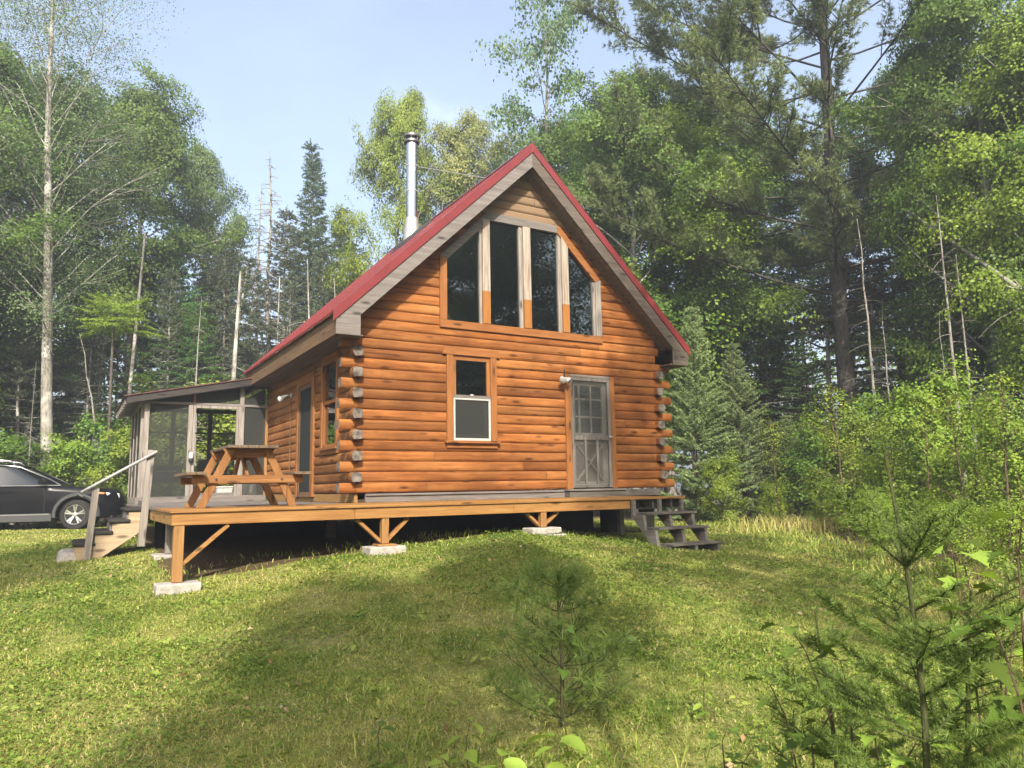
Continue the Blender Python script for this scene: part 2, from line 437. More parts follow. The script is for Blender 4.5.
# log tails crossing at the corners: alternate courses
def tail(b, along, a0, a1, k, out_sign=1, base=0.0):
    """a log end running a0..a1 along x or y; its round face looks out"""
    ts, bo = profile(7, 2.4)
    z0 = CO * k + 0.004; h = CO - 0.008
    prof = [(-bo[i] * 1.0, z0 + h * ts[i]) for i in range(len(ts))]
    prof += [(TH - 0.02, z0 + h * 0.94), (TH, z0 + h * 0.82), (TH, z0 + h * 0.18), (TH - 0.02, z0 + h * 0.06)]
    n = len(prof)
    def P(o, z, t):
        return (t, base + out_sign * o, z) if along == 'x' else (base + out_sign * o, t, z)
    vs = [P(o, z, a0) for o, z in prof] + [P(o, z, a1) for o, z in prof]
    fs = []
    for i in range(n): fs.append((i, (i + 1) % n, (i + 1) % n + n, i + n))
    b.cm = 0; b.add(vs, fs)
    b.cm = 1; b.add([P(o, z, a0) for o, z in prof], [tuple(range(n))]); b.cm = 0
rt = np.random.default_rng(12)
for side, sx, x_in in (('l', -1, 0.0), ('r', 1, W)):
    for k in range(0, 15):
        bx, by = MB(), MB()
        if k % 2 == 0: tail(bx, 'x', x_in + sx * (E + rt.uniform(-.012, .012)), x_in, k)
        else: tail(by, 'y', -0.15 + rt.uniform(-.012, .012), 0.02, k, 1 if side == 'l' else -1, x_in - 0.09 if side == 'l' else x_in - 0.03)
        if k % 2 == 0: bx.build('log_end', [M['log'], M['endgrain']], cabin, smooth=True)
        else: by.build('log_end', [M['log_side'], M['endgrain']], cabin, smooth=True)

# base trim, floor, crawl space
b = MB(); b.box(0.16, 4.0, -0.005, 0.05, -0.15, -0.05); b.box(0.16, 3.97, -0.03, 0.05, -0.047, -0.012); b.box(5.34, W - 0.08, -0.005, 0.05, -0.15, -0.02)
b.build('base_board', M['grey_x'], cabin, bevel=0.004)
b = MB(); b.box(-0.005, 0.05, 0.05, 6.08, -0.15, -0.01); b.build('base_board', M['new_y'], cabin, bevel=0.004)
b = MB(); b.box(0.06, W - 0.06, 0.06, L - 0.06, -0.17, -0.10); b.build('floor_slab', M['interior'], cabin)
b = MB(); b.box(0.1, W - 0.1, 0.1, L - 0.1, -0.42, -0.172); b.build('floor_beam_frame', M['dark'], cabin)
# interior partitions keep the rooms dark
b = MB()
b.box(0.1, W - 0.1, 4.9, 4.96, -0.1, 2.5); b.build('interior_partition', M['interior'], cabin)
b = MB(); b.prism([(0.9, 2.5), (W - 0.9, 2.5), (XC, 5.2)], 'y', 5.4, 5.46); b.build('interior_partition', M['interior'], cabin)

# roof
roof = None
def slope_band(b, d0, d1, y0, y1, xs):
    """a strip under the roof line between vertical depths d0 and d1"""
    p = [(x, top(x) - d0) for x in xs] + [(x, top(x) - d1) for x in reversed(xs)]
    b.prism(p, 'y', y0, y1)
XL, XR = -0.53, W + 0.53
b = MB()
slope_band(b, 0.0, 0.04, -0.385, L + 0.3, [XL, XC]); slope_band(b, 0.0, 0.04, -0.385, L + 0.3, [XC, XR])
y = -0.1
while y < L + 0.3:
    for xs in ([XL, XC], [XC, XR]): slope_band(b, -0.014, -0.001, y, y + 0.035, xs)
    y += 0.23
roof = b.build('roof', M['red'], cabin)
b = MB()
for xs in ([XL, XC], [XC, XR]):
    slope_band(b, -0.016, 0.165, -0.405, -0.387, xs); slope_band(b, -0.024, -0.0165, -0.405, -0.24, xs)
b.build('rake_trim', M['red'], roof, bevel=0.003)
b = MB()
for xs in ([XC - 0.2, XC], [XC, XC + 0.2]): slope_band(b, -0.045, -0.032, -0.238, L + 0.3, xs)
b.build('ridge_cap', M['red'], roof)
def rake_poly(sgn):
    X = lambda x: x if sgn < 0 else 2 * XC - x
    pts = [(-0.476, top(-0.476) - 0.166), (-0.476, 2.458), (-0.08, 2.455), (-0.08, top(-0.08) - 0.452), (XC - 0.001, top(XC) - 0.452), (XC - 0.001, top(XC) - 0.166)]
    p = [(X(x), z) for x, z in pts]
    return p if sgn < 0 else p[::-1]
b = MB(); b.prism(rake_poly(-1), 'y', -0.386, -0.346); b.build('rake_board', M['grey_x'], roof, bevel=0.004)
M['rake_r'] = wood('dark_weathered_rake', (0.125, 0.10, 0.08), (0.06, 0.048, 0.038), wear=0.02, axis='x', vary=0.2, grey=(0.15, 0.135, 0.12))
b = MB(); b.prism(rake_poly(1), 'y', -0.386, -0.346); b.build('rake_board', M['rake_r'], roof, bevel=0.004)
b = MB()
n_b = 3
for sgn in (-1, 1):
    for i in range(n_b):
        y0 = -0.344 + i * 0.115
        xs = [-0.08, XC - 0.001] if sgn < 0 else [XC + 0.001, 2 * XC + 0.08]
        slope_band(b, 0.425, 0.445, y0, y0 + 0.111, xs)
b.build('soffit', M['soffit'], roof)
for x0, x1 in ((-0.474, -0.45), (W + 0.45, W + 0.474)):
    b = MB(); b.box(x0, x1, -0.344, L + 0.25, 2.462, 2.812); b.build('eave_fascia', M['brownfascia'], roof)
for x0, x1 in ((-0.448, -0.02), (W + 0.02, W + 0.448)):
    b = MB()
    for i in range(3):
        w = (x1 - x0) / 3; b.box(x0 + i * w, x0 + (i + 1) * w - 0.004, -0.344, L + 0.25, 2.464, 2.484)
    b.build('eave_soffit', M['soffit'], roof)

# gable window
gw = MB()
gw.box(1.454, 4.963, -0.062, 0.02, 2.815, 2.955)                         # sill board
gwo = gw.build('gable_window', M['trim_x'], cabin, bevel=0.004)
gw_l = MB()
for sgn in (-1, 1):
    X = (lambda x: x) if sgn < 0 else (lambda x: 2 * XC - x)
    f = MB()
    f.prism([(X(1.454), 2.957), (X(1.59), 2.957), (X(1.59), 4.045), (X(1.454), 4.10)], 'y', -0.06, 0.02)
    f.build('side_trim', M['trim'] if sgn < 0 else M['grey_z'], gwo, bevel=0.004)
    f = MB()
    f.prism([(X(1.454), 4.103), (X(1.59), 4.048), (X(2.46), 4.90), (X(2.46), 5.062), (X(2.40), 5.05)], 'y', -0.058, 0.02)
    f.build('rake_trim_board', M['grey_x'] if sgn < 0 else M['trim_x'], gwo, bevel=0.004)
f = MB(); f.box(2.462, 3.955, -0.056, 0.02, 4.91, 5.062); f.build('head_trim', M['grey_x'], gwo, bevel=0.004)
# mullions: bleached above, re-stained at the foot
def two_tone(name, zsplit):
    mt, nt = new_mat(name); n = N(nt)
    tc = n('ShaderNodeTexCoord')
    mp = n('ShaderNodeMapping', ins={'Vector': tc.outputs['Object'], 'Scale': (26, 26, 1.4)})
    g = n('ShaderNodeTexNoise', ins={'Vector': mp.outputs[0], 'Scale': 1.0, 'Detail': 6.0, 'Roughness': 0.65})
    grey = ramp(n, g.outputs[0], [(0.3, (0.13, 0.095, 0.065)), (0.5, (0.27, 0.225, 0.18)), (0.72, (0.37, 0.335, 0.29))])
    org = ramp(n, g.outputs[0], [(0.3, (0.19, 0.075, 0.016)), (0.7, (0.29, 0.125, 0.032))])
    sep = n('ShaderNodeSeparateXYZ', ins={0: tc.outputs['Object']})
    f = mathn(n, 'GREATER_THAN', sep.outputs[2], zsplit)
    finish(n, mix(n, f, org, grey), 0.65, 0.2, g.outputs[0], 0.3, 0.006)
    return mt
for (xa, xb, xj, zs, zt) in ((2.30, 2.45, 2.25, 3.56, 4.905), (3.165, 3.325, 3.09, 3.50, 4.906), (4.035, 4.185, 3.96, 3.51, 4.66)):
    f = MB(); zr_ = zt if xb < 4 else 4.66
    f.prism([(xa, 2.957), (xb, 2.957), (xb, zr_), (xa, zt if xb < 4 else 4.86)], 'y', -0.072, 0.0); mo = f.build('mullion', two_tone('restained_mullion', zs), gwo, bevel=0.005)
    f = MB(); f.box(xj, xa - 0.002, -0.03, 0.02, 2.957, zt if xb < 4 else 4.905); f.build('mullion_jamb', M['grey_z'], mo, bevel=0.004)
f = MB(); f.box(4.775, 4.83, -0.03, 0.02, 2.957, 4.04); f.build('side_jamb', M['grey_z'], gwo)
for poly in ([(1.59, 2.95), (2.25, 2.95), (2.25, 4.71), (1.59, 4.06)], [(2.45, 2.95), (3.09, 2.95), (3.09, 4.92), (2.45, 4.92)],
             [(3.325, 2.95), (3.96, 2.95), (3.96, 4.92), (3.325, 4.92)], [(4.185, 2.95), (4.775, 2.95), (4.775, 4.12), (4.185, 4.70)]):
    f = MB(); f.prism(poly, 'y', 0.012, 0.018); f.build('pane', M['glass'], gwo)

M['screen_win'] = screen_mat('window_screen', (0.055, 0.058, 0.052), 0.6)
# front double-hung window
wf = MB()
wf.box(1.577, 1.70, -0.062, 0.02, 0.86, 2.345); wf.box(2.436, 2.559, -0.062, 0.02, 0.86, 2.345)
win = wf.build('window', M['trim'], cabin, bevel=0.004)
f = MB(); f.prism([(1.50, 2.348), (2.63, 2.348), (2.60, 2.475), (1.53, 2.475)], 'y', -0.068, 0.02); f.build('head_trim', M['trim_x'], win, bevel=0.004)
f = MB(); f.box(1.535, 2.595, -0.115, 0.02, 0.812, 0.858); f.build('sill', M['trim_x'], win, bevel=0.005)
f = MB(); f.box(1.575, 2.56, -0.06, 0.02, 0.733, 0.809); f.build('apron', M['trim_x'], win, bevel=0.004)
f = MB(); f.box(1.702, 2.434, -0.03, 0.02, 2.266, 2.345); f.box(1.702, 1.762, -0.03, 0.02, 1.66, 2.264); f.box(2.372, 2.434, -0.03, 0.02, 1.66, 2.264); f.build('upper_sash', M['trim'], win)
f = MB(); f.box(1.702, 2.434, -0.045, 0.02, 1.60, 1.655); f.build('meeting_rail', M['grey_x'], win)
f = MB(); f.box(1.702, 1.74, -0.045, 0.01, 0.862, 1.598); f.box(2.396, 2.434, -0.045, 0.01, 0.862, 1.598); f.box(1.742, 2.394, -0.045, 0.01, 0.862, 0.905); f.box(1.742, 2.394, -0.045, 0.01, 1.57, 1.598); f.build('storm_frame', M['white'], win, bevel=0.003)
f = MB(); f.box(1.742, 2.394, -0.012, 0.0, 0.907, 0.975); f.box(2.32, 2.394, -0.012, 0.0, 0.977, 1.568); f.build('lower_sash', M['grey_x'], win)
f = MB(); f.box(1.764, 2.370, 0.0, 0.006, 1.657, 2.262); f.build('pane', M['glass'], win)
f = MB(); f.box(1.742, 2.32, 0.004, 0.010, 0.977, 1.568); f.build('pane', M['glass'], win)
f = MB(); f.box(1.742, 2.394, -0.034, -0.031, 0.907, 1.568); f.build('lower_screen', M['screen_win'], win)
f = MB(); f.box(2.03, 2.09, -0.052, -0.046, 1.648, 1.672); f.build('latch', M['white'], win)

# front door: weathered screen door before a panelled door
dr = MB()
dr.box(4.035, 4.165, -0.058, 0.02, 0.0, 2.16); dr.box(5.105, 5.205, -0.058, 0.02, 0.0, 2.16)
door = dr.build('front_door', M['trim'], cabin, bevel=0.004)
f = MB(); f.box(4.168, 5.102, -0.05, 0.02, 2.115, 2.165); f.build('head_casing', M['grey_x'], door, bevel=0.003)
f = MB()
f.box(4.17, 4.215, -0.055, -0.02, 0.022, 2.11); f.box(5.03, 5.10, -0.055, -0.02, 0.022, 2.11); f.box(4.217, 5.028, -0.054, -0.022, 2.05, 2.11)
f.box(4.217, 5.028, -0.054, -0.022, 0.92, 1.005); f.box(4.217, 5.028, -0.054, -0.022, 0.022, 0.082)
f.box(4.46, 4.505, -0.052, -0.024, 0.084, 0.918); f.box(4.735, 4.785, -0.052, -0.024, 0.084, 0.918)
sd = f.build('screen_frame', M['door_grey'], door, bevel=0.003)
f = MB(); f.box(4.217, 5.028, -0.036, -0.034, 0.084, 2.048); f.build('screen_mesh', M['screen_door'], door)
M['door_paint'] = plain('faded_door_paint', (0.50, 0.46, 0.40), 0.6, noise=0.15, nscale=8)
M['door_panel'] = plain('door_panel_shadow', (0.24, 0.20, 0.165), 0.7, noise=0.2, nscale=5)
f = MB()
f.box(4.20, 4.30, 0.02, 0.05, 0.03, 2.10); f.box(4.94, 5.06, 0.02, 0.05, 0.03, 2.10); f.box(4.302, 4.938, 0.022, 0.05, 1.97, 2.10); f.box(4.302, 4.938, 0.022, 0.05, 0.84, 1.06)
f.box(4.302, 4.938, 0.022, 0.05, 0.03, 0.14)
for z in (1.364, 1.706): f.box(4.302, 4.938, 0.024, 0.045, z - 0.018, z + 0.018)
for x in (4.40, 4.675): f.box(x - 0.02, x + 0.02, 0.012, 0.04, 1.062, 1.968)
inner = f.build('inner_door', M['door_paint'], door, bevel=0.003)
f = MB(); f.bar((4.31, 0.030, 0.15), (4.93, 0.030, 0.83), 0.02, 0.09, (0, -1, 0)); f.bar((4.31, 0.036, 0.83), (4.93, 0.036, 0.15), 0.02, 0.09, (0, -1, 0)); f.build('cross_brace', M['door_paint'], inner)
f = MB(); f.box(4.302, 4.938, 0.05, 0.06, 0.14, 0.84); f.build('lower_panel', M['door_panel'], inner)
f = MB(); f.box(4.302, 4.938, 0.05, 0.056, 1.06, 1.97); f.build('pane', M['glass'], inner)
f = MB(); f.lathe([(0.018, 0), (0.018, 0.03), (0.03, 0.035), (0.03, 0.06), (0.015, 0.07)], (5.06, -0.125, 0.98), 12, 'y'); f.build('handle', M['steel_dull'], door)
f = MB(); f.box(3.985, 5.325, -0.20, 0.02, -0.035, -0.002); f.build('threshold', M['grey_x'], door, bevel=0.005)
f = MB(); f.box(4.0, 5.31, -0.17, 0.01, -0.148, -0.037); f.build('sill_block', M['deckdark'], door)

M['frame_brown'] = wood('brown_frame', (0.15, 0.09, 0.05), (0.08, 0.045, 0.025), axis='z')
# side door and side window on the left wall
f = MB(); f.box(-0.06, 0.02, 2.30, 2.43, -0.06, 2.20); f.box(-0.06, 0.02, 3.39, 3.51, -0.06, 2.20)
sdoor = f.build('side_door', M['trim'], cabin, bevel=0.004)
f = MB(); f.box(-0.058, 0.02, 2.432, 3.388, 2.11, 2.20); f.build('head_casing', M['trim_x'], sdoor)
f = MB(); f.box(-0.045, -0.01, 2.435, 2.52, -0.06, 2.105); f.box(-0.045, -0.01, 3.30, 3.385, -0.06, 2.105); f.box(-0.044, -0.012, 2.522, 3.298, 2.02, 2.105); f.box(-0.044, -0.012, 2.522, 3.298, -0.06, 0.03)
f.build('screen_frame', M['frame_brown'], sdoor)
f = MB(); f.box(-0.03, -0.025, 2.522, 3.298, 0.032, 2.018); f.build('screen_mesh', M['screen_dark'], sdoor)
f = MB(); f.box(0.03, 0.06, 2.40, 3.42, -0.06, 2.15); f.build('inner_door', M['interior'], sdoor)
f = MB(); f.prism([(0.845, 0.80), (0.945, 0.80), (0.945, 2.372), (1.735, 2.372), (1.735, 0.80), (1.835, 0.80), (1.835, 2.45), (0.845, 2.45)], 'x', -0.06, 0.02)
sw = f.build('side_window', M['trim'], cabin, bevel=0.004)
f = MB(); f.box(-0.06, 0.02, 0.947, 1.733, 2.29, 2.37); f.build('head_casing', M['trim_x'], sw)
f = MB(); f.box(-0.09, 0.02, 0.83, 1.85, 0.755, 0.797); f.build('sill', M['trim_x'], sw)
f = MB(); f.box(-0.055, 0.02, 0.86, 1.82, 0.68, 0.752); f.build('apron', M['trim_x'], sw)
f = MB(); f.box(-0.04, 0.02, 0.947, 1.733, 1.57, 1.63); f.box(-0.04, 0.0, 1.69, 1.733, 0.80, 1.568); f.box(-0.04, 0.0, 0.947, 0.99, 0.80, 1.568); f.box(-0.04, 0.0, 0.992, 1.688, 0.80, 0.85); f.build('storm_frame', M['trim'], sw)
f = MB(); f.box(0.002, 0.008, 0.947, 1.733, 1.632, 2.288); f.build('pane', M['glass'], sw)
f = MB(); f.box(0.002, 0.008, 0.992, 1.688, 0.852, 1.568); f.build('pane', M['glass'], sw)

# chimney pipe
CX, CY = 2.30, 3.2
zb = top(CX)
ch = MB(); ch.lathe([(0.123, zb - 0.3), (0.123, 7.80)], (CX, CY, 0), 28)
chim = ch.build('chimney_pipe', M['steel'], cabin, smooth=True)
f = MB()
for z in (6.62, 7.21): f.lathe([(0.126, z - 0.02), (0.131, z - 0.015), (0.131, z + 0.015), (0.126, z + 0.02)], (CX, CY, 0), 28)
f.build('locking_band', M['steel_dull'], chim, smooth=True)
f = MB(); f.lathe([(0.128, zb + 0.46), (0.14, zb + 0.40), (0.175, zb + 0.10), (0.20, zb - 0.12)], (CX, CY, 0), 28); f.build('storm_collar', M['steel_dull'], chim, smooth=True)
f = MB()
sq = [(CX - 0.36, CY - 0.42), (CX + 0.36, CY - 0.42), (CX + 0.36, CY + 0.42), (CX - 0.36, CY + 0.42)]
lo = [(x, y_, top(x) + 0.012) for x, y_ in sq]; hi = [(CX + (x - CX) * 0.66, CY + (y_ - CY) * 0.62, top(CX + (x - CX) * 0.66) + 0.10) for x, y_ in sq]
f.bar8(lo + hi); f.build('flashing', M['blackrub'], chim, bevel=0.02)
f = MB(); f.lathe([(0.135, 7.74), (0.175, 7.755), (0.175, 7.80), (0.15, 7.82), (0.12, 7.825)], (CX, CY, 0), 28); f.lathe([(0.10, 7.82), (0.10, 7.915)], (CX, CY, 0), 16); f.lathe([(0.165, 7.875), (0.18, 7.885), (0.18, 7.93), (0.16, 7.95), (0.03, 7.985)], (CX, CY, 0), 28)
for k in range(6):
    a = k * math.pi / 3; f.bar((CX + 0.15 * math.cos(a), CY + 0.15 * math.sin(a), 7.81), (CX + 0.15 * math.cos(a), CY + 0.15 * math.sin(a), 7.89), 0.02, 0.02)
M['cap'] = plain('sooty_cap', (0.16, 0.16, 0.16), 0.45, metal=0.8)
f.build('rain_cap', M['cap'], chim, smooth=True)
f = MB(); f.tube([(CX + 0.12, CY - 0.05, 7.21), (3.08, 1.18, 6.32)], 0.007, 6); f.build('brace_rod', M['steel_dull'], chim)
f = MB(); f.tube([(CX + 0.12, CY, 6.98), (3.35, 3.55, 6.27)], 0.007, 6); f.build('brace_rod', M['cap'], chim)

# flood light beside the door
fl = thing('flood_light', 'twin-headed white flood light beside the top corner of the front door', 'wall light', (3.965, -0.04, 2.06))
f = MB(); f.lathe([(0.055, -0.035), (0.05, -0.05), (0.02, -0.055)], (0, 0, 0), 14, 'y'); f.lathe([(0.012, -0.05), (0.012, -0.12)], (0, 0, 0), 8, 'y'); f.build('mount', M['steel_dull'], fl, smooth=True)
for sx in (-1, 1):
    f = MB(); c0 = Vector((sx * 0.02, -0.10, 0.0)); d = Vector((sx * 0.5, -0.55, -0.55)).normalized()
    f.tube([c0, c0 + d * 0.03, c0 + d * 0.05, c0 + d * 0.10, c0 + d * 0.11], [0.02, 0.032, 0.055, 0.066, 0.045], 14)
    f.build('lamp_head', M['white'], fl, smooth=True)
f = MB(); f.tube([(0, -0.10, 0.0), (-0.01, -0.12, 0.07), (-0.03, -0.15, 0.16)], [0.016, 0.02, 0.008], 8); f.build('sensor', M['blackrub'], fl, smooth=True)
# white spot light on the left wall
sp = thing('spot_light', 'small white spot light high on the shaded left wall under the eave', 'wall light', (-0.035, 4.0, 2.02))
f = MB(); f.lathe([(0.05, 0), (0.045, -0.025), (0.015, -0.03)], (0, 0, 0), 12, 'x'); f.tube([(-0.02, 0, 0), (-0.08, 0.02, 0.0)], 0.012, 8); f.build('mount', M['white'], sp, smooth=True)
f = MB(); f.tube([(-0.07, 0.0, 0.0), (-0.12, 0.06, -0.02), (-0.16, 0.12, -0.05), (-0.19, 0.17, -0.07), (-0.195, 0.18, -0.073)], [0.02, 0.035, 0.05, 0.07, 0.05], 14); f.build('lamp_head', M['white'], sp, smooth=True)
f = MB(); f.tube([(-0.0, 0, -0.03), (-0.012, 0.0, -0.9), (-0.012, 0, -2.05)], 0.008, 6); f.build('conduit', M['frame_brown'], sp)
# ------------------------------------------------------------------ ground height: smooth surface through surveyed points
GP = np.array([
 (-3.9,-11.4,-1.60),(-2.9,-1.9,-1.10),(-.2,-1.8,-.80),(2.4,-1.8,-.68),(5.2,-2.8,-1.03),(4.5,-2.4,-.96),(-3.7,1.,-.90),(-2.65,.2,-.80),(-3.6,9.5,-.74),(-8,9,-.74),(-4,14,-.78),(-12,2,-1.0),(-6.5,-2,-1.25),
 (-6,-6,-1.48),(-12,-8,-1.6),(-1,-7,-1.34),(-.5,-4.3,-1.02),(1.5,-6,-1.16),(3,-8,-1.36),(5.5,-5,-1.16),(7,-7.5,-1.3),(9,-2,-1.03),(12,3,-.98),(9,8,-.98),(3,5,-.85),(5,12,-1.0),(15,10,-1.0),(20,0,-1.1),(16,-6,-1.25),
 (0,20,-.8),(-12,20,-.8),(20,22,-1.1),(0,40,-.8),(-30,25,-.8),(35,25,-1.2),(35,-5,-1.4),(-30,0,-1.3),(-20,-25,-2),(5,-28,-2),(25,-25,-1.8),(-5,-16,-1.75),(2,-14,-1.65),(60,60,-1),(-60,60,-1),(60,-60,-2),(-60,-60,-2),(-2.2,-4.5,-1.2),(1.5,-3.4,-.80),(3.4,-3.4,-.92)])
def _phi(r2): return np.sqrt(r2 + 2.0)
_A = _phi(((GP[:, None, :2] - GP[None, :, :2]) ** 2).sum(-1))
_n = len(GP); _K = np.zeros((_n + 1, _n + 1)); _K[:_n, :_n] = _A; _K[:_n, _n] = 1; _K[_n, :_n] = 1
_w = np.linalg.solve(_K, np.r_[GP[:, 2], 0])
def gz(x, y):
    x = np.asarray(x, float); y = np.asarray(y, float)
    d2 = (x[..., None] - GP[:, 0]) ** 2 + (y[..., None] - GP[:, 1]) ** 2
    z = _phi(d2) @ _w[:_n] + _w[_n]
    z = z + 0.018 * np.sin(x * 2.3 + 1.2 * np.sin(y * 1.7)) * np.cos(y * 2.1 + 0.8) + 0.012 * np.sin(x * 5.1 + y * 3.3)
    return z
def gz1(x, y): return float(gz(np.array([x]), np.array([y]))[0])

# ------------------------------------------------------------------ deck
DT = -0.15
deck = thing('wooden_deck', 'raised open timber deck wrapping round the front and left side of the cabin', 'deck', (0, -1.8, DT))
def under(o, p): o.parent = p; o.matrix_parent_inverse = p.matrix_world.inverted(); return o
def U(mb, name, mat, **k):
    o = mb.build(name, mat, None, **k); o.parent = deck; o.location = (-deck.location.x, -deck.location.y, -deck.location.z); return o
b = MB()
y = -1.825
while y < -0.05:
    b.box(-2.86, 5.26, y, y + 0.138, DT - 0.036, DT); y += 0.145
U(b, 'deck_boards', M['new_x'], bevel=0.004)
b = MB(); y = -0.02
while y < 6.1:
    b.box(-2.86, -0.06, y, y + 0.138, DT - 0.036, DT); y += 0.145
U(b, 'deck_boards', M['grey_x'], bevel=0.004)
b = MB()
for x0, x1 in ((-2.84, -0.62), (-0.616, 1.83), (1.834, 4.06)): b.box(x0, x1, -1.80, -1.762, -0.331, -0.188)
U(b, 'front_fascia', M['new_x'], bevel=0.003)
b = MB(); b.box(-2.84, -2.802, -1.76, 0.6, -0.331, -0.188); b.box(-2.84, -2.802, 0.604, 6.1, -0.331, -0.188); U(b, 'side_fascia', M['new_y'], bevel=0.003)
b = MB(); b.box(5.2, 5.24, -1.76, -0.02, -0.331, -0.188); b.box(4.12, 5.198, -1.45, -1.412, -0.331, -0.188); U(b, 'end_fascia', M['deckdark'], bevel=0.003)
b = MB()
x = -2.4
while x < 5.1:
    b.box(x, x + 0.038, -1.76, -0.03, -0.326, -0.188); x += 0.41
for yy in np.arange(0.4, 6.0, 0.41): b.box(-2.8, -0.05, yy, yy + 0.038, -0.326, -0.188)
U(b, 'joists', M['deckdark'])
def post(x, y, zb, s=0.10, mat='new_z', ztop=-0.335):
    b = MB(); b.box(x - s / 2, x + s / 2, y - s / 2, y + s / 2, zb, ztop); return U(b, 'post', M[mat], bevel=0.005)
post(-2.755, -1.74, -0.985, 0.115); post(-0.185, -1.74, -0.675, 0.10); post(2.37, -1.74, -0.56, 0.10); post(-2.60, 0.25, -0.79, 0.17, 'grey_z')
post(5.05, -0.3, -1.0, 0.1, 'grey_z'); post(-0.3, 0.3, -0.9, 0.14, 'deckdark')
def brace(a, c):
    b = MB(); b.bar(a, c, 0.042, 0.088, (0, -1, 0)); U(b, 'brace', M['new_x'], bevel=0.003)
brace((-2.72, -1.735, -0.80), (-2.20, -1.735, -0.345))
brace((-0.20, -1.69, -0.67), (-0.56, -1.69, -0.345)); brace((-0.17, -1.69, -0.67), (0.18, -1.69, -0.345))
brace((2.36, -1.69, -0.56), (2.11, -1.69, -0.345)); brace((2.38, -1.69, -0.56), (2.68, -1.69, -0.345))
# skirting boards, added to keep the space under deck and cabin black
sk = thing('crawl_space_blackout', 'added dark board skirting closing the crawl space beneath the cabin', 'blackout', (0, 0.4, -0.9))
b = MB(); b.box(0.1, 4.9, -0.05, 0.0, -0.5, 0.478); b.build('blackout_board', M['dark'], sk)
b = MB(); b.box(-2.70, 0.1, 1.25, 1.30, -0.5, 0.56); b.build('blackout_board', M['dark'], sk)
b = MB(); b.box(0.1, 0.15, 0.0, 5.7, -0.5, 0.478); b.build('blackout_board', M['dark'], sk)
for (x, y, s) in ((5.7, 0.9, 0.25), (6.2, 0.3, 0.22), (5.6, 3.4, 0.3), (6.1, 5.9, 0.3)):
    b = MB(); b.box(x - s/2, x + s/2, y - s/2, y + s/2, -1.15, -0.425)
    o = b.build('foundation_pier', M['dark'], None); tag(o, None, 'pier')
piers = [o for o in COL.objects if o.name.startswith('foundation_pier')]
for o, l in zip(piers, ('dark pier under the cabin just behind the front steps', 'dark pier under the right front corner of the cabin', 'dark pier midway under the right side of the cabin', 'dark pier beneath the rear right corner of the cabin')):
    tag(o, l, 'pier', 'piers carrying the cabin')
# footings
def footing(label, boxes, cap=None):
    x, y = (boxes[0][0] + boxes[0][1]) / 2, (boxes[0][2] + boxes[0][3]) / 2
    t = thing('concrete_footing', label, 'footing', (x, y, boxes[0][4]), 'concrete pads under the deck posts')
    for bx in boxes:
        b = MB(); b.box(bx[0] - x, bx[1] - x, bx[2] - y, bx[3] - y, 0 + bx[4] - boxes[0][4], bx[5] - boxes[0][4]); b.build('concrete_block', M['concrete'], t, bevel=0.012)
    if cap:
        b = MB(); b.box(cap[0] - x, cap[1] - x, cap[2] - y, cap[3] - y, cap[4] - boxes[0][4], cap[5] - boxes[0][4]); b.build('timber_pad', M['new_x'], t, bevel=0.004)
footing('rough pale concrete block under the front left corner post of the deck', [(-2.985, -2.50, -1.93, -1.60, -1.22, -0.99)])
footing('broad concrete block with a thin timber pad under the middle deck post', [(-0.45, 0.06, -1.93, -1.58, -0.95, -0.705)], (-0.31, -0.05, -1.85, -1.62, -0.703, -0.678))
footing('two stacked grey concrete slabs under the right deck post', [(2.12, 2.69, -1.93, -1.58, -0.85, -0.665), (2.10, 2.62, -1.90, -1.58, -0.663, -0.565)])
footing('thin flat concrete slab under the grey post beside the left stairs', [(-2.85, -2.38, -0.05, 0.5, -0.90, -0.795)])

# front steps: open treads on three stringers, off the deck's front edge by the door
fs = thing('front_steps', 'grey weathered open wooden steps at the right end of the deck', 'steps', (4.75, -2.0, -0.95))
def F(mb, name, mat, par=fs, **k):
    o = mb.build(name, mat, None, **k); o.parent = par
    base = par
    while base.parent: base = base.parent
    if par is base: o.location = (-base.location.x, -base.location.y, -base.location.z)
    return o
treads = [(-1.83, -0.395), (-2.10, -0.625), (-2.38, -0.865)]
for i, (yb, z) in enumerate(treads):
    b = MB(); b.box(4.15, 5.23, yb - 0.29, yb - 0.148, z - 0.036, z); b.box(4.15, 5.23, yb - 0.142, yb - 0.0, z - 0.036, z)
    F(b, 'tread', M['deckdark'], bevel=0.004)
for xs in (4.10, 4.66, 5.16):
    poly = [(-1.803, -0.19)]
    zz = -0.19; yy = -1.803
    for (yb, z) in treads:
        poly += [(yb - 0.002, z - 0.038), (yb - 0.27, z - 0.038)]
    poly = [(-1.803, -0.19), (-1.86, -0.19), (-1.86, -0.433), (-2.09, -0.433), (-2.13, -0.663), (-2.37, -0.663), (-2.41, -0.903), (-2.66, -0.903), (-2.66, -1.12), (-2.50, -1.12), (-1.803, -0.46)]
    b = MB(); b.prism(poly, 'x', xs - 0.03, xs + 0.03); F(b, 'stringer', M['deckdark_z'], bevel=0.003)
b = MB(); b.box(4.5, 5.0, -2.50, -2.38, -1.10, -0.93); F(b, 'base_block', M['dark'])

M['tan_x'] = wood('tan_weathered_board', (0.36, 0.28, 0.18), (0.22, 0.16, 0.10), axis='x', wear=0.0)
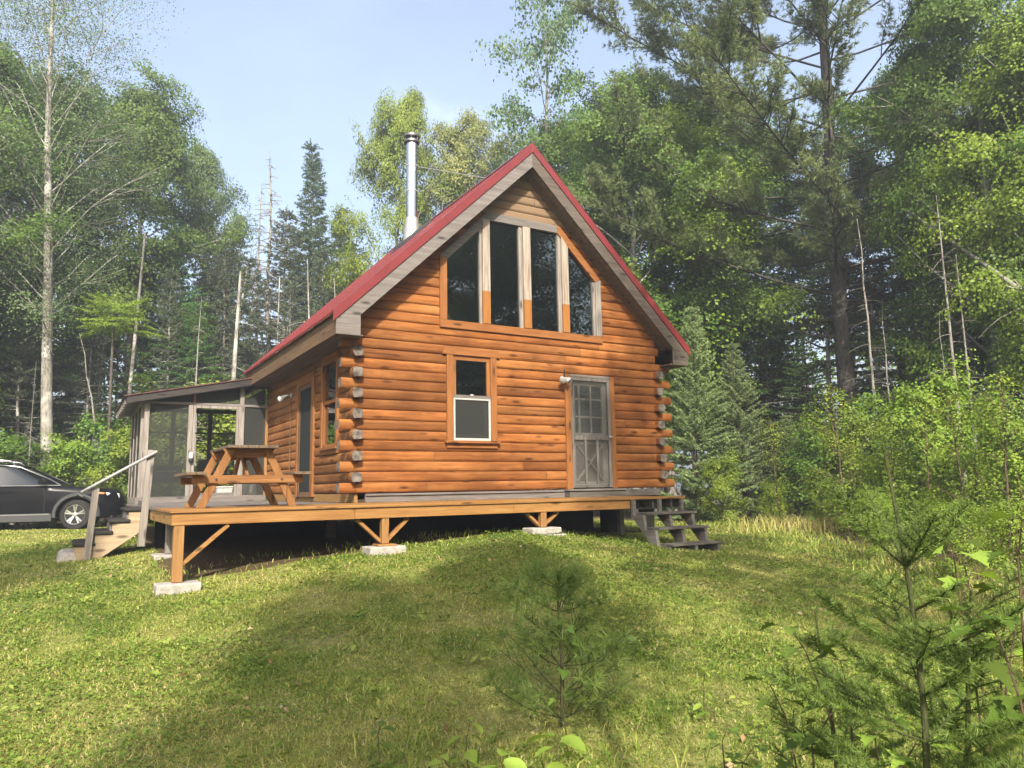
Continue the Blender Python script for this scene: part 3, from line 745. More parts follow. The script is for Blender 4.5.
# left stairs with a pipe hand rail
ls = thing('side_stairs', 'short wooden stairs with dark carpeted treads leading up the left side of the deck', 'stairs', (-3.4, 1.5, -0.9))
SY0, SY1 = 1.0, 2.15
tr = [(-3.12, -0.155), (-3.33, -0.315), (-3.545, -0.475), (-3.765, -0.63)]
for (x, z) in tr:
    b = MB(); b.box(x - 0.05, x + 0.235, SY0 - 0.03, SY1 + 0.03, z - 0.055, z); F(b, 'tread', M['carpet'], ls, bevel=0.015)
for yy in (SY0, SY1 - 0.045):
    poly = [(-2.86, -0.21), (-3.12, -0.21), (-3.12, -0.372), (-3.33, -0.372), (-3.33, -0.532), (-3.545, -0.532), (-3.545, -0.687), (-3.79, -0.687), (-3.79, -0.98), (-3.62, -0.98), (-2.86, -0.44)]
    b = MB(); b.prism(poly, 'y', yy, yy + 0.045); F(b, 'stringer', M['tan_x'], ls, bevel=0.003)
b = MB()
for (x, z), dz in zip(tr, (0.15, 0.155, 0.15, 0.15)): b.box(x + 0.19, x + 0.21, SY0 + 0.05, SY1 - 0.05, z, z + 0.10)
F(b, 'riser', M['grey_y'], ls)
b = MB(); b.bar((-3.635, 0.95, -0.95), (-3.565, 0.95, 0.14), 0.09, 0.04, (0, 1, 0)); F(b, 'rail_post', M['grey_z'], ls, bevel=0.004)
b = MB(); b.bar((-2.94, 0.955, -0.72), (-2.865, 0.955, 0.70), 0.10, 0.06, (0, 1, 0)); F(b, 'rail_post', M['grey_z'], ls, bevel=0.004)
p1 = at(81, 492.5, y=0.90); p2 = at(157.5, 451.5, y=0.90)
b = MB(); b.tube([p1, p2], 0.024, 10); F(b, 'handrail', M['rail'], ls, smooth=True)
sx_, sy_ = -3.98, 1.5
b = MB(); b.bar8([(-4.02, 1.0, -1.0), (-3.70, 0.95, -1.0), (-3.66, 2.1, -1.0), (-4.04, 2.1, -1.0), (-3.96, 1.05, -0.76), (-3.74, 1.0, -0.76), (-3.72, 2.05, -0.76), (-3.98, 2.05, -0.76)])
o = b.build('stepping_stone', M['concrete'], None, bevel=0.04); tag(o, 'grey stone block lying at the foot of the left stairs', 'stone')

# ------------------------------------------------------------------ screened porch
PY0, PY1, PX0 = 6.14, 9.2, -2.66
po = thing('screened_porch', 'weathered screened porch with a lean-to roof on the left of the cabin', 'porch', (-1.35, PY0, -0.15))
def PO(mb, name, mat, par=po, **k): return F(mb, name, mat, par, **k)
def proof(x): return 2.62 + (x + 0.46) * (2.62 - 2.11) / (2.95 - 0.46)
M['porchred'] = plain('dull_brown_red_roofing', (0.10, 0.035, 0.030), 0.6, noise=0.3, nscale=5)
def pband(b, d0, d1, y0, y1, x0=-2.97, x1=-0.03):
    b.prism([(x0, proof(x0) - d0), (x1, proof(x1) - d0), (x1, proof(x1) - d1), (x0, proof(x0) - d1)], 'y', y0, y1)
b = MB(); pband(b, 0, 0.018, PY0 - 0.30, PY1 + 0.3, -3.02, -0.03); pr = PO(b, 'porch_roof', M['porchred'])
def PR(mb, name, mat, **k): return mb.build(name, mat, pr, **k)
M['roofside'] = wood('dark_porch_fascia', (0.04, 0.034, 0.03), (0.02, 0.017, 0.015), wear=-0.05, axis='x', vary=0.2, grey=(0.05, 0.047, 0.045))
b = MB(); pband(b, 0.02, 0.17, PY0 - 0.27, PY0 - 0.235); PR(b, 'front_fascia', M['roofside'])
b = MB(); pband(b, 0.02, 0.045, PY0 - 0.232, PY1 + 0.25, -2.95, -0.03); PR(b, 'roof_deck', M['soffit'])
b = MB()
for yy in np.arange(PY0 - 0.05, PY1 + 0.3, 0.55): pband(b, 0.047, 0.17, yy, yy + 0.04, -3.0, -0.05)
PR(b, 'rafters', M['grey_x'])
b = MB(); b.box(-2.62, -0.04, PY0 - 0.03, PY0 + 0.06, 1.975, 2.03); PO(b, 'top_plate', M['grey_x'], bevel=0.003)
b = MB(); b.box(-2.70, -0.04, PY0 - 0.04, PY0 + 0.08, -0.15, -0.02); PO(b, 'sill_board', M['grey_x'], bevel=0.003)
for (x, s, zt, mt) in ((-2.555, 0.10, 1.973, 'grey_z'), (-1.69, 0.09, 1.973, 'grey_z'), (-0.62, 0.12, 2.44, 'grey_z'), (-0.06, 0.06, 1.973, 'new_z')):
    b = MB(); b.box(x - s / 2, x + s / 2, PY0 - 0.035, PY0 + 0.055, -0.018, 1.973); PO(b, 'porch_post', M[mt], bevel=0.004)
b = MB(); b.box(-0.66, -0.57, PY0 - 0.03, PY0 + 0.05, 2.032, 2.42); PO(b, 'cripple_post', M['grey_z'])
b = MB(); b.box(-1.64, -1.60, PY0 - 0.03, PY0 + 0.05, 2.032, 2.22); PO(b, 'cripple_post', M['new_z'])
b = MB(); b.box(-1.64, -1.585, PY0 - 0.045, PY0 + 0.03, -0.018, 1.972); b.box(-0.735, -0.685, PY0 - 0.045, PY0 + 0.03, -0.018, 1.972); b.box(-1.583, -0.737, PY0 - 0.045, PY0 + 0.03, 1.91, 1.972)
PO(b, 'door_frame', M['grey_z'], bevel=0.003)
b = MB(); b.box(-1.583, -0.737, PY0 - 0.03, PY0 + 0.05, -0.018, 0.05); PO(b, 'door_sill', M['grey_x'])
for x0, x1 in ((-2.50, -1.74), (-0.555, -0.095)):
    b = MB(); b.box(x0, x1, PY0 + 0.005, PY0 + 0.009, -0.018, 1.973); PO(b, 'screen_panel', M['screen'])
b = MB(); b.prism([(-2.5, 2.033), (-0.67, 2.033), (-0.67, proof(-0.67) - 0.16), (-2.5, proof(-2.5) - 0.16)], 'y', PY0 + 0.012, PY0 + 0.015); b.prism([(-0.56, 2.033), (-0.05, 2.033), (-0.05, proof(-0.05) - 0.16), (-0.56, proof(-0.56) - 0.16)], 'y', PY0 + 0.012, PY0 + 0.015); PO(b, 'gable_screen', M['screen'])
# left side and back of the porch
b = MB()
for yy in (PY0 + 0.1, 7.2, 8.2, PY1 - 0.06): b.box(PX0, PX0 + 0.09, yy, yy + 0.09, -0.018, 1.95)
b.box(PX0, PX0 + 0.09, PY0 + 0.06, PY1, 1.952, 2.03); b.box(PX0, PX0 + 0.06, PY0 + 0.06, PY1, -0.15, -0.02)
PO(b, 'side_framing', M['grey_z'])
b = MB(); b.box(PX0 + 0.02, PX0 + 0.024, PY0 + 0.2, PY1 - 0.07, -0.018, 1.95); PO(b, 'screen_panel', M['screen'])
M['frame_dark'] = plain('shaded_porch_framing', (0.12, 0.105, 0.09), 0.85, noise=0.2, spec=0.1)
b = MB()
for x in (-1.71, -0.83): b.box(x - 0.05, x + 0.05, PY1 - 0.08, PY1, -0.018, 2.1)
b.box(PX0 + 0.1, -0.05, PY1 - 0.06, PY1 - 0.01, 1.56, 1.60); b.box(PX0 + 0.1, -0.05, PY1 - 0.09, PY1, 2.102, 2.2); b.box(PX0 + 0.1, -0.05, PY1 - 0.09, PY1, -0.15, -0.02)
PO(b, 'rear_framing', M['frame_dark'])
b = MB(); b.box(-0.075, -0.04, 6.42, PY1, -0.15, 2.45); PO(b, 'side_boarding', M['frame_dark'])  # boards added so the right screen panel looks into darkness
b = MB(); b.box(PX0, -0.03, PY0 + 0.08, PY1, -0.19, -0.152); PO(b, 'porch_floor', M['grey_x'])
b = MB(); b.lathe([(0.03, 0), (0.045, 0.01), (0.045, 0.07), (0.03, 0.1), (0.012, 0.13)], (-1.655, PY0 - 0.09, 0.80), 12); b.box(-1.69, -1.62, PY0 - 0.075, PY0 - 0.036, 0.72, 0.80); 
pl = thing('porch_lamp', 'tiny white lamp on the post beside the porch doorway', 'lamp', (-1.655, PY0 - 0.09, 0.74))
f = MB(); f.lathe([(0.05, 0.06), (0.05, 0.16), (0.035, 0.19), (0.012, 0.20)], (0, 0, 0), 12); f.build('glass_globe', M['white'], pl, smooth=True)
f = MB(); f.lathe([(0.03, -0.03), (0.052, 0.0), (0.052, 0.055)], (0, 0, 0), 12); f.box(-0.03, 0.03, 0.03, 0.055, -0.02, 0.12); f.build('lamp_base', M['blackrub'], pl)
# grill behind the screen
M['grill'] = plain('black_enamel', (0.045, 0.045, 0.048), 0.4, spec=0.5)
gr = thing('barbecue_grill', 'dark barrel barbecue grill on crossed legs behind the left porch screen', 'grill', (-1.95, 8.05, -0.15))
f = MB()
f.lathe([(0.02, -0.36), (0.16, -0.34), (0.21, -0.30), (0.215, 0.0), (0.21, 0.30), (0.16, 0.34), (0.02, 0.36)], (0, 0, 0.66), 20, 'x'); f.build('barrel', M['grill'], gr, smooth=True)
for sy in (-0.16, 0.16):
    f = MB(); f.bar((-0.32, sy, 0.0), (0.26, sy, 0.52), 0.035, 0.035); f.bar((0.32, sy + 0.04, 0.0), (-0.26, sy + 0.04, 0.52), 0.035, 0.035); f.build('leg', M['grill'], gr)
f = MB(); f.tube([(-0.2, -0.24, 0.70), (-0.2, -0.28, 0.72), (0.2, -0.28, 0.72), (0.2, -0.24, 0.70)], 0.012, 6); f.build('handle', M['steel_dull'], gr)
# stored things by the doorway
cl = thing('storage_box', 'small white plastic box on the porch floor behind the picnic table', 'box', (-0.82, 6.9, -0.15))
f = MB(); f.bar8([(-0.16,-0.14,0.0),(0.16,-0.14,0.0),(0.16,0.14,0.0),(-0.16,0.14,0.0),(-0.18,-0.16,0.30),(0.18,-0.16,0.30),(0.18,0.16,0.30),(-0.18,0.16,0.30)]); f.build('tub', M['white'], cl, bevel=0.015)
f = MB(); f.box(-0.19, 0.19, -0.17, 0.17, 0.302, 0.345); f.build('lid', M['white'], cl, bevel=0.012)
M['bagm'] = plain('printed_white_sack', (0.66, 0.64, 0.56), 0.7, noise=0.3, nscale=6, c2=(0.42, 0.42, 0.36))
f = MB(); prof = [(0.02, 0.0), (0.24, 0.01), (0.29, 0.10), (0.27, 0.26), (0.25, 0.38), (0.20, 0.44), (0.03, 0.46)]
f.lathe(prof, (0, 0, 0), 16); o = f.build('sack', M['bagm'], None, smooth=True); o.location = (-0.32, 6.95, -0.15); o.scale = (1.0, 0.6, 1.0); o.rotation_euler = (0, 0, 0.3)
tag(o, 'bulging white sack on the porch floor beside the cabin wall', 'sack')
ck = thing('folding_chair', 'black folding chair standing inside the open porch doorway', 'chair', (-0.98, 7.9, -0.15), rz=2.6)
f = MB(); f.box(-0.23, 0.23, -0.22, 0.22, 0.42, 0.46); f.build('seat', M['grill'], ck, bevel=0.01)
f = MB(); f.bar8([(-0.22,0.18,0.52),(0.22,0.18,0.52),(0.22,0.21,0.52),(-0.22,0.21,0.52),(-0.16,0.27,0.98),(0.16,0.27,0.98),(0.16,0.30,0.98),(-0.16,0.30,0.98)]); f.build('backrest', M['grill'], ck, bevel=0.01)
for sx in (-0.22, 0.22):
    f = MB(); f.tube([(sx, 0.24, 0.0), (sx, -0.20, 0.44)], 0.013, 6); f.build('leg', M['grill'], ck)
    f = MB(); f.tube([(sx, -0.24, 0.0), (sx, 0.20, 0.50), (sx * 0.8, 0.28, 0.95)], 0.013, 6); f.build('leg', M['grill'], ck)

# ------------------------------------------------------------------ picnic table
TY0, TY1 = -1.36, 0.05
pt = thing('picnic_table', 'wooden A-frame picnic table with attached benches on the left end of the deck', 'picnic table', (-1.85, -0.6, DT))
def PT(mb, name, mat, **k): return F(mb, name, mat, pt, **k)
TCX = -1.865; ZT = 0.655
b = MB()
for i in range(5):
    x0 = TCX + 0.02 - 0.325 + i * 0.13; b.box(x0, x0 + 0.124, TY0, TY1, ZT - 0.038, ZT)
PT(b, 'tabletop', M['table_y'], bevel=0.004)
for sx in (-1, 1):
    b = MB()
    for i in range(2):
        x0 = TCX + sx * 0.665 - 0.115 + i * 0.116; b.box(x0, x0 + 0.112, TY0 - 0.02, TY1 - 0.1, 0.272, 0.31)
    PT(b, 'bench', M['table_y'], bevel=0.004)
for yy in (-1.18, -0.12):
    for sx in (-1, 1):
        b = MB(); b.bar((TCX + sx * 0.60, yy, DT + 0.0), (TCX + sx * 0.235, yy, ZT - 0.04), 0.04, 0.10, (1, 0, 0)) if False else b.prism([(TCX + sx * 0.64, DT), (TCX + sx * 0.53, DT), (TCX + sx * 0.17, ZT - 0.04), (TCX + sx * 0.28, ZT - 0.04)][::sx], 'y', yy - 0.02, yy + 0.02)
        PT(b, 'leg', M['table'], bevel=0.004)
    b = MB(); b.box(TCX - 0.70, TCX + 0.70, yy - 0.062, yy - 0.022, 0.165, 0.268) if yy < -0.5 else b.box(TCX - 0.70, TCX + 0.70, yy + 0.022, yy + 0.062, 0.165, 0.268)
    PT(b, 'bench_beam', M['table_x'], bevel=0.004)
    b = MB(); b.prism([(TCX - 0.33, ZT - 0.042), (TCX - 0.26, ZT - 0.15), (TCX + 0.26, ZT - 0.15), (TCX + 0.33, ZT - 0.042)], 'y', yy + (0.022 if yy < -0.5 else -0.062), yy + (0.062 if yy < -0.5 else -0.022)); PT(b, 'top_cleat', M['table_x'], bevel=0.004)
for (ya, yb) in ((-1.10, -0.66), (-0.10, -0.54)):
    b = MB(); b.bar((TCX, ya, 0.21), (TCX, yb, ZT - 0.05), 0.04, 0.09, (0, 1, 0)); PT(b, 'brace', M['table'], bevel=0.004)
b = MB(); b.box(TCX - 0.02, TCX + 0.02, -0.70, -0.50, ZT - 0.13, ZT - 0.042); b.box(TCX - 0.33, TCX + 0.33, -0.64, -0.60, ZT - 0.13, ZT - 0.045) if False else None
PT(b, 'centre_cleat', M['table_x'])
b = MB()
for sx in (-1, 1):
    t = (0.215 - DT) / (ZT - 0.04 - DT); x = TCX + sx * (0.585 * (1 - t) + 0.225 * t); b.lathe([(0.014, 0), (0.014, -0.012)], (x, -1.242, 0.215), 8, 'y')
PT(b, 'bolt', M['blackrub'])
# ------------------------------------------------------------------ parked car (a dark wagon seen from its right side; bonnet towards +x)
def make_car():
    cx, cy = -3.60, 10.1
    car = thing('parked_car', 'black station wagon with silver roof rails parked on the grass at the wood edge', 'car', (cx, cy, gz1(cx, cy) - 0.02), rz=R(-8))
    P = {}
    P['paint'] = plain('black_car_paint', (0.004, 0.0045, 0.006), 0.14, spec=0.22)
    P['clad'] = plain('grey_plastic_cladding', (0.035, 0.036, 0.038), 0.6)
    P['tyre'] = plain('tyre_rubber', (0.022, 0.021, 0.02), 0.85, spec=0.2, noise=0.2)
    P['rim'] = plain('alloy_rim', (0.62, 0.62, 0.62), 0.3, metal=0.9)
    P['chrome'] = plain('bright_trim', (0.30, 0.30, 0.31), 0.3, metal=0.9)
    mt, nt = new_mat('car_window'); n = N(nt)
    p = finish(n, (0.01, 0.012, 0.013), 0.03, 0.9); P['glass'] = mt
    mt, nt = new_mat('headlamp_lens'); n = N(nt); finish(n, (0.55, 0.57, 0.6), 0.08, 0.8); P['lamp'] = mt
    mt, nt = new_mat('amber_lens'); n = N(nt); finish(n, (0.65, 0.16, 0.03), 0.2, 0.6); P['amber'] = mt
    # x measured from front axle (front +); stations: x, z low, z belt, half width at belt, half width at sill
    st = [(0.98, 0.42, 0.66, 0.60, 0.60), (0.93, 0.30, 0.78, 0.70, 0.72), (0.80, 0.24, 0.90, 0.80, 0.83), (0.5, 0.24, 0.965, 0.865, 0.90), (0.0, 0.24, 1.005, 0.885, 0.92), (-0.45, 0.24, 1.03, 0.895, 0.915),
          (-0.75, 0.24, 1.045, 0.90, 0.905), (-1.6, 0.24, 1.055, 0.905, 0.905), (-2.5, 0.25, 1.06, 0.90, 0.91), (-3.0, 0.27, 1.06, 0.885, 0.915), (-3.5, 0.33, 1.05, 0.85, 0.88), (-3.72, 0.40, 1.02, 0.78, 0.80), (-3.80, 0.50, 0.95, 0.70, 0.72)]
    def ring(x, zl, zb, wb, ws):
        crown = 0.05 if x > -0.8 else 0.0
        half = [(0.0, zl), (ws * 0.9, zl), (ws, zl + 0.12), (ws, (zl + zb) / 2 - 0.02), (ws * 1.0, zb - 0.16), (wb, zb - 0.06), (wb * 0.93, zb), (wb * 0.5, zb + crown * 0.8), (0.0, zb + crown)]
        return [(x, y, z) for y, z in half]
    b = MB(); vs = []; fs = []
    for s_ in st:
        h = ring(*s_); vs += h + [(x, -y, z) for x, y, z in h[-2:0:-1]]
    k = 16
    for i in range(len(st) - 1):
        for j in range(k): fs.append((i*k+j, i*k+(j+1)%k, (i+1)*k+(j+1)%k, (i+1)*k+j))
    fs.append(tuple(range(k - 1, -1, -1))); fs.append(tuple((len(st)-1)*k + j for j in range(k)))
    b.add(vs, fs); body = b.build('body', P['paint'], car)
    import bmesh
    bm = bmesh.new(); bm.from_mesh(body.data); bmesh.ops.recalc_face_normals(bm, faces=bm.faces); bm.to_mesh(body.data); bm.free()
    c = MB()
    for ax in (0.0, -2.745):
        for sg in (-1, 1): c.lathe([(0.415, sg * 0.52), (0.415, sg * 1.2)][::sg], (ax, 0, 0.35), 32, 'y')
    cut = c.build('cutter', P['tyre'], None); cut.parent = car
    bm = bmesh.new(); bm.from_mesh(cut.data); bmesh.ops.recalc_face_normals(bm, faces=bm.faces); bm.to_mesh(cut.data); bm.free()
    md = body.modifiers.new('arches', 'BOOLEAN'); md.operation = 'DIFFERENCE'; md.object = cut; md.solver = 'EXACT'; md.material_mode = 'TRANSFER'
    dg = bpy.context.evaluated_depsgraph_get(); nm = bpy.data.meshes.new_from_object(body.evaluated_get(dg))
    body.modifiers.clear(); body.data = nm; bpy.data.objects.remove(cut)
    nm.polygons.foreach_set('use_smooth', [True] * len(nm.polygons))
    try: nm.set_sharp_from_angle(angle=R(35))
    except Exception: pass
    # greenhouse: lofted glass house with painted roof and pillars
    gs = [(-0.42, 1.04, 0.80, 0.0), (-1.28, 1.515, 0.60, 0.02), (-1.7, 1.56, 0.61, 0.025), (-2.6, 1.57, 0.60, 0.02), (-3.2, 1.52, 0.57, 0.015), (-3.70, 1.06, 0.66, 0.0)]
    b = MB(); vs = []; fs = []
    base = [(-0.35, 0.82), (-0.85, 0.845), (-1.7, 0.86), (-2.6, 0.85), (-3.2, 0.82), (-3.72, 0.74)]
    for (x, z, w, cr), (xb, wb) in zip(gs, base):
        vs += [(xb, -wb, 1.035), (x, -w, z - 0.03), (x, -w * 0.85, z), (x, 0, z + cr), (x, w * 0.85, z), (x, w, z - 0.03), (xb, wb, 1.035)]
    for i in range(len(gs) - 1):
        for j in range(6): fs.append((i*7+j, (i+1)*7+j, (i+1)*7+j+1, i*7+j+1))
    b.add(vs, fs); b.build('window', P['glass'], car, smooth=True)
    b = MB()
    vs = []; fs = []
    rs = [(-1.22, 1.50, 0.60, 0.02), (-1.35, 1.535, 0.615, 0.025), (-1.7, 1.568, 0.625, 0.028), (-2.6, 1.578, 0.615, 0.024), (-3.2, 1.53, 0.585, 0.018), (-3.33, 1.46, 0.58, 0.01)]
    for (x, z, w, cr) in rs: vs += [(x, -w, z - 0.045), (x, -w * 0.86, z + 0.004), (x, 0, z + cr + 0.004), (x, w * 0.86, z + 0.004), (x, w, z - 0.045)]
    for i in range(len(rs) - 1):
        for j in range(4): fs.append((i*5+j, (i+1)*5+j, (i+1)*5+j+1, i*5+j+1))
    b.add(vs, fs); b.build('roof', P['paint'], car, smooth=True)
    for sg in (-1, 1):
        for (p_, q_, w_, h_) in (((-0.40, sg * 0.82, 1.045), (-1.27, sg * 0.612, 1.50), 0.05, 0.05), ((-1.72, sg * 0.868, 1.035), (-1.80, sg * 0.622, 1.555), 0.09, 0.03), ((-2.68, sg * 0.86, 1.035), (-2.72, sg * 0.612, 1.555), 0.09, 0.03), ((-3.62, sg * 0.77, 1.035), (-3.25, sg * 0.585, 1.50), 0.10, 0.05)):
            b = MB(); b.bar(p_, q_, w_, h_, (0, 1, 0) if h_ < 0.04 else (0, 0, 1)); b.build('pillar', P['paint'], car)
        b = MB(); b.tube([(-0.36, sg * 0.842, 1.045), (-0.62, sg * 0.79, 1.20), (-1.25, sg * 0.635, 1.49), (-1.7, sg * 0.642, 1.535), (-2.6, sg * 0.632, 1.545), (-3.2, sg * 0.60, 1.48)], 0.014, 6); b.tube([(-0.36, sg * 0.852, 1.043), (-1.7, sg * 0.885, 1.046), (-3.3, sg * 0.85, 1.048)], 0.014, 6); b.build('window_trim', P['chrome'], car, smooth=True)
        b = MB(); b.tube([(-1.38, sg * 0.52, 1.565), (-1.48, sg * 0.52, 1.625), (-1.8, sg * 0.52, 1.645), (-2.8, sg * 0.51, 1.645), (-3.1, sg * 0.50, 1.61), (-3.2, sg * 0.50, 1.55)], [0.02, 0.028, 0.028, 0.028, 0.028, 0.02], 8); b.build('roof_rail', P['chrome'], car, smooth=True)
        b = MB(); b.tube([(-0.72, sg * 0.86, 1.10), (-0.72, sg * 0.95, 1.12)], 0.03, 8); b.bar8([(-0.80, sg * 0.93, 1.06), (-0.64, sg * 0.93, 1.07), (-0.66, sg * 1.12, 1.08), (-0.78, sg * 1.12, 1.08), (-0.80, sg * 0.93, 1.20), (-0.66, sg * 0.93, 1.19), (-0.68, sg * 1.12, 1.17), (-0.78, sg * 1.12, 1.18)]); b.build('mirror', P['paint'], car, bevel=0.02)
        b = MB()
        prev = None
        for s_ in ((0.62, 0.0), (-0.62, 0.0)): pass
        # sill cladding and wheel-arch lips
        b.bar((-0.50, sg * 0.925, 0.30), (-2.27, sg * 0.925, 0.30), 0.06, 0.17, (0, 0, 1))
        for ax in (0.0, -2.745):
            pts = []
            for k in range(13):
                a = math.pi * k / 12 * 1.08 - 0.12; pts.append((ax + 0.46 * math.cos(a), sg * 0.915, 0.35 + 0.46 * math.sin(a)))
            b.tube(pts, 0.05, 6)
        b.build('cladding', P['clad'], car, smooth=True)
        b = MB(); b.bar((-0.55, sg * 0.95, 0.375), (-2.25, sg * 0.95, 0.375), 0.02, 0.03); b.build('sill_strip', P['chrome'], car)
        b = MB(); b.bar8([(0.66, sg * 0.70, 0.70), (0.86, sg * 0.60, 0.71), (0.90, sg * 0.60, 0.82), (0.60, sg * 0.80, 0.86), (0.66, sg * 0.86, 0.70), (0.90, sg * 0.745, 0.71), (0.87, sg * 0.75, 0.83), (0.58, sg * 0.885, 0.865)]); b.build('headlight', P['lamp'], car, bevel=0.015)
        b = MB(); b.bar8([(0.44, sg * 0.80, 0.83), (0.57, sg * 0.80, 0.82), (0.57, sg * 0.80, 0.86), (0.42, sg * 0.80, 0.87), (0.44, sg * 0.915, 0.83), (0.57, sg * 0.90, 0.82), (0.57, sg * 0.895, 0.86), (0.42, sg * 0.905, 0.87)]); b.build('side_marker', P['amber'], car)
        for xd in (-1.55, -2.45):
            b = MB(); b.tube([(xd, sg * 0.905, 0.90), (xd + 0.03, sg * 0.945, 0.905), (xd + 0.19, sg * 0.945, 0.91), (xd + 0.22, sg * 0.905, 0.905)], 0.016, 6); b.build('door_handle', P['paint'], car, smooth=True)
        b = MB()
        for xs in (-0.66, -1.72, -2.70): b.bar((xs, sg * 0.912, 0.42), (xs - 0.02, sg * 0.905, 1.0), 0.004, 0.012, (1, 0, 0))
        b.build('door_gap', P['tyre'], car)
    b = MB(); b.bar8([(0.70, -0.84, 0.22), (0.97, -0.62, 0.24), (0.97, 0.62, 0.24), (0.70, 0.84, 0.22), (0.72, -0.86, 0.52), (1.0, -0.62, 0.50), (1.0, 0.62, 0.50), (0.72, 0.86, 0.52)]); b.build('front_bumper', P['clad'], car, bevel=0.05)
    b = MB(); b.bar8([(0.92, -0.42, 0.56), (0.99, -0.40, 0.56), (0.99, 0.40, 0.56), (0.92, 0.42, 0.56), (0.90, -0.46, 0.74), (0.965, -0.44, 0.74), (0.965, 0.44, 0.74), (0.90, 0.46, 0.74)]); b.build('grille', P['clad'], car, bevel=0.01)
    for ax in (0.0, -2.745):
        for sg in (-1, 1):
            w = bpy.data.objects.new('wheel', None); link(w, car); w.location = (ax, sg * 0.80, 0.35); 
            if ax == 0.0: w.rotation_euler = (0, 0, R(-16))
            t = MB(); o = sg
            t.lathe([(0.24, o * -0.10), (0.33, o * -0.11), (0.35, o * -0.09), (0.352, o * 0.08), (0.335, o * 0.105), (0.25, o * 0.115), (0.235, o * 0.09)], (0, 0, 0), 32, 'y'); t.build('tyre', P['tyre'], w, smooth=True)
            t = MB(); t.lathe([(0.238, o * 0.10), (0.23, o * 0.115), (0.215, o * 0.10), (0.205, o * 0.02)], (0, 0, 0), 32, 'y', caps=False)
            for k in range(5):
                a = k * 2 * math.pi / 5 + 0.3
                for da in (-0.16, 0.16):
                    t.bar((0.05 * math.cos(a), o * 0.085, 0.05 * math.sin(a)), (0.22 * math.cos(a + da), o * 0.105, 0.22 * math.sin(a + da)), 0.035, 0.02, (0, 1, 0))
            t.lathe([(0.06, o * 0.06), (0.055, o * 0.11), (0.02, o * 0.115)], (0, 0, 0), 14, 'y'); t.build('rim', P['rim'], w)
            t = MB(); t.lathe([(0.20, o * 0.0), (0.19, o * 0.02)], (0, 0, 0), 24, 'y'); t.build('brake_disc', P['tyre'], w)
            # dark arch liner
            t = MB(); t.lathe([(0.41, o * -0.12), (0.42, o * 0.117)], (0, 0, 0), 28, 'y') if False else None
    return car
car = make_car()
# ------------------------------------------------------------------ ground
def ground_material():
    mt, nt = new_mat('ground_soil'); n = N(nt)
    tc = n('ShaderNodeTexCoord'); P = tc.outputs['Object']
    n1 = n('ShaderNodeTexNoise', ins={'Vector': P, 'Scale': 0.7, 'Detail': 6.0, 'Roughness': 0.6})
    n2 = n('ShaderNodeTexNoise', ins={'Vector': P, 'Scale': 9.0, 'Detail': 8.0, 'Roughness': 0.7})
    n3 = n('ShaderNodeTexNoise', ins={'Vector': P, 'Scale': 60.0, 'Detail': 4.0, 'Roughness': 0.7})
    turf = ramp(n, n2.outputs[0], [(0.25, (0.07, 0.085, 0.02)), (0.5, (0.16, 0.17, 0.045)), (0.75, (0.27, 0.24, 0.10))])
    dry = ramp(n, n3.outputs[0], [(0.3, (0.13, 0.10, 0.055)), (0.7, (0.30, 0.25, 0.14))])
    turf = mix(n, ramp(n, n1.outputs[0], [(0.52, 0.0), (0.76, 0.6)]), turf, dry)
    litter = ramp(n, n3.outputs[0], [(0.3, (0.035, 0.026, 0.015)), (0.55, (0.09, 0.065, 0.035)), (0.75, (0.16, 0.12, 0.07))])
    at_ = n('ShaderNodeAttribute', attribute_name='woods')
    f = mathn(n, 'ADD', at_.outputs['Fac'], mathn(n, 'MULTIPLY', mathn(n, 'SUBTRACT', n2.outputs[0], 0.5), 0.8), True)
    f = ramp(n, f, [(0.4, 0.0), (0.6, 1.0)])
    col = mix(n, f, turf, litter)
    finish(n, col, 0.95, 0.05, n2.outputs[0], 0.6, 0.05)
    return mt
def under_cabin(x, y):
    return ((x > -2.75) & (x < 4.1) & (y > -1.55) & (y < 9.2)) | ((x > 0) & (x < 6.4) & (y > 0.1) & (y < 9.0))
def in_lawn(x, y):
    """1 inside the mown clearing, 0 in the woods (soft numbers; noise is added)"""
    x = np.asarray(x, float); y = np.asarray(y, float)
    # clearing: bounded on the right by the shrub edge, behind by the wood edge
    right = 6.9 + 0.55 * (y + 4.0) * (y > -4.0) + 0.75 * (y + 4.0) * (y <= -4.0)
    right = np.where(y < -8.5, 4.5, right); right = np.minimum(right, 10.5)
    back = np.where(x < 0, 11.8, 12.0)
    d = np.minimum(right - x, back - y); d = np.minimum(d, x + 22)
    return d
gx = np.concatenate([np.linspace(-140, -40, 10)[:-1], np.linspace(-40, -14, 27)[:-1], np.linspace(-14, 16, 150)[:-1], np.linspace(16, 60, 36)[:-1], np.linspace(60, 140, 9)])
gy = np.concatenate([np.linspace(-140, -40, 10)[:-1], np.linspace(-40, -14, 22)[:-1], np.linspace(-14, 16, 150)[:-1], np.linspace(16, 60, 36)[:-1], np.linspace(60, 140, 9)])
GX, GY = np.meshgrid(gx, gy)
GZ = gz(GX.ravel(), GY.ravel())
far = np.hypot(GX.ravel(), GY.ravel()); GZ = np.where(far > 70, -1.0, GZ)
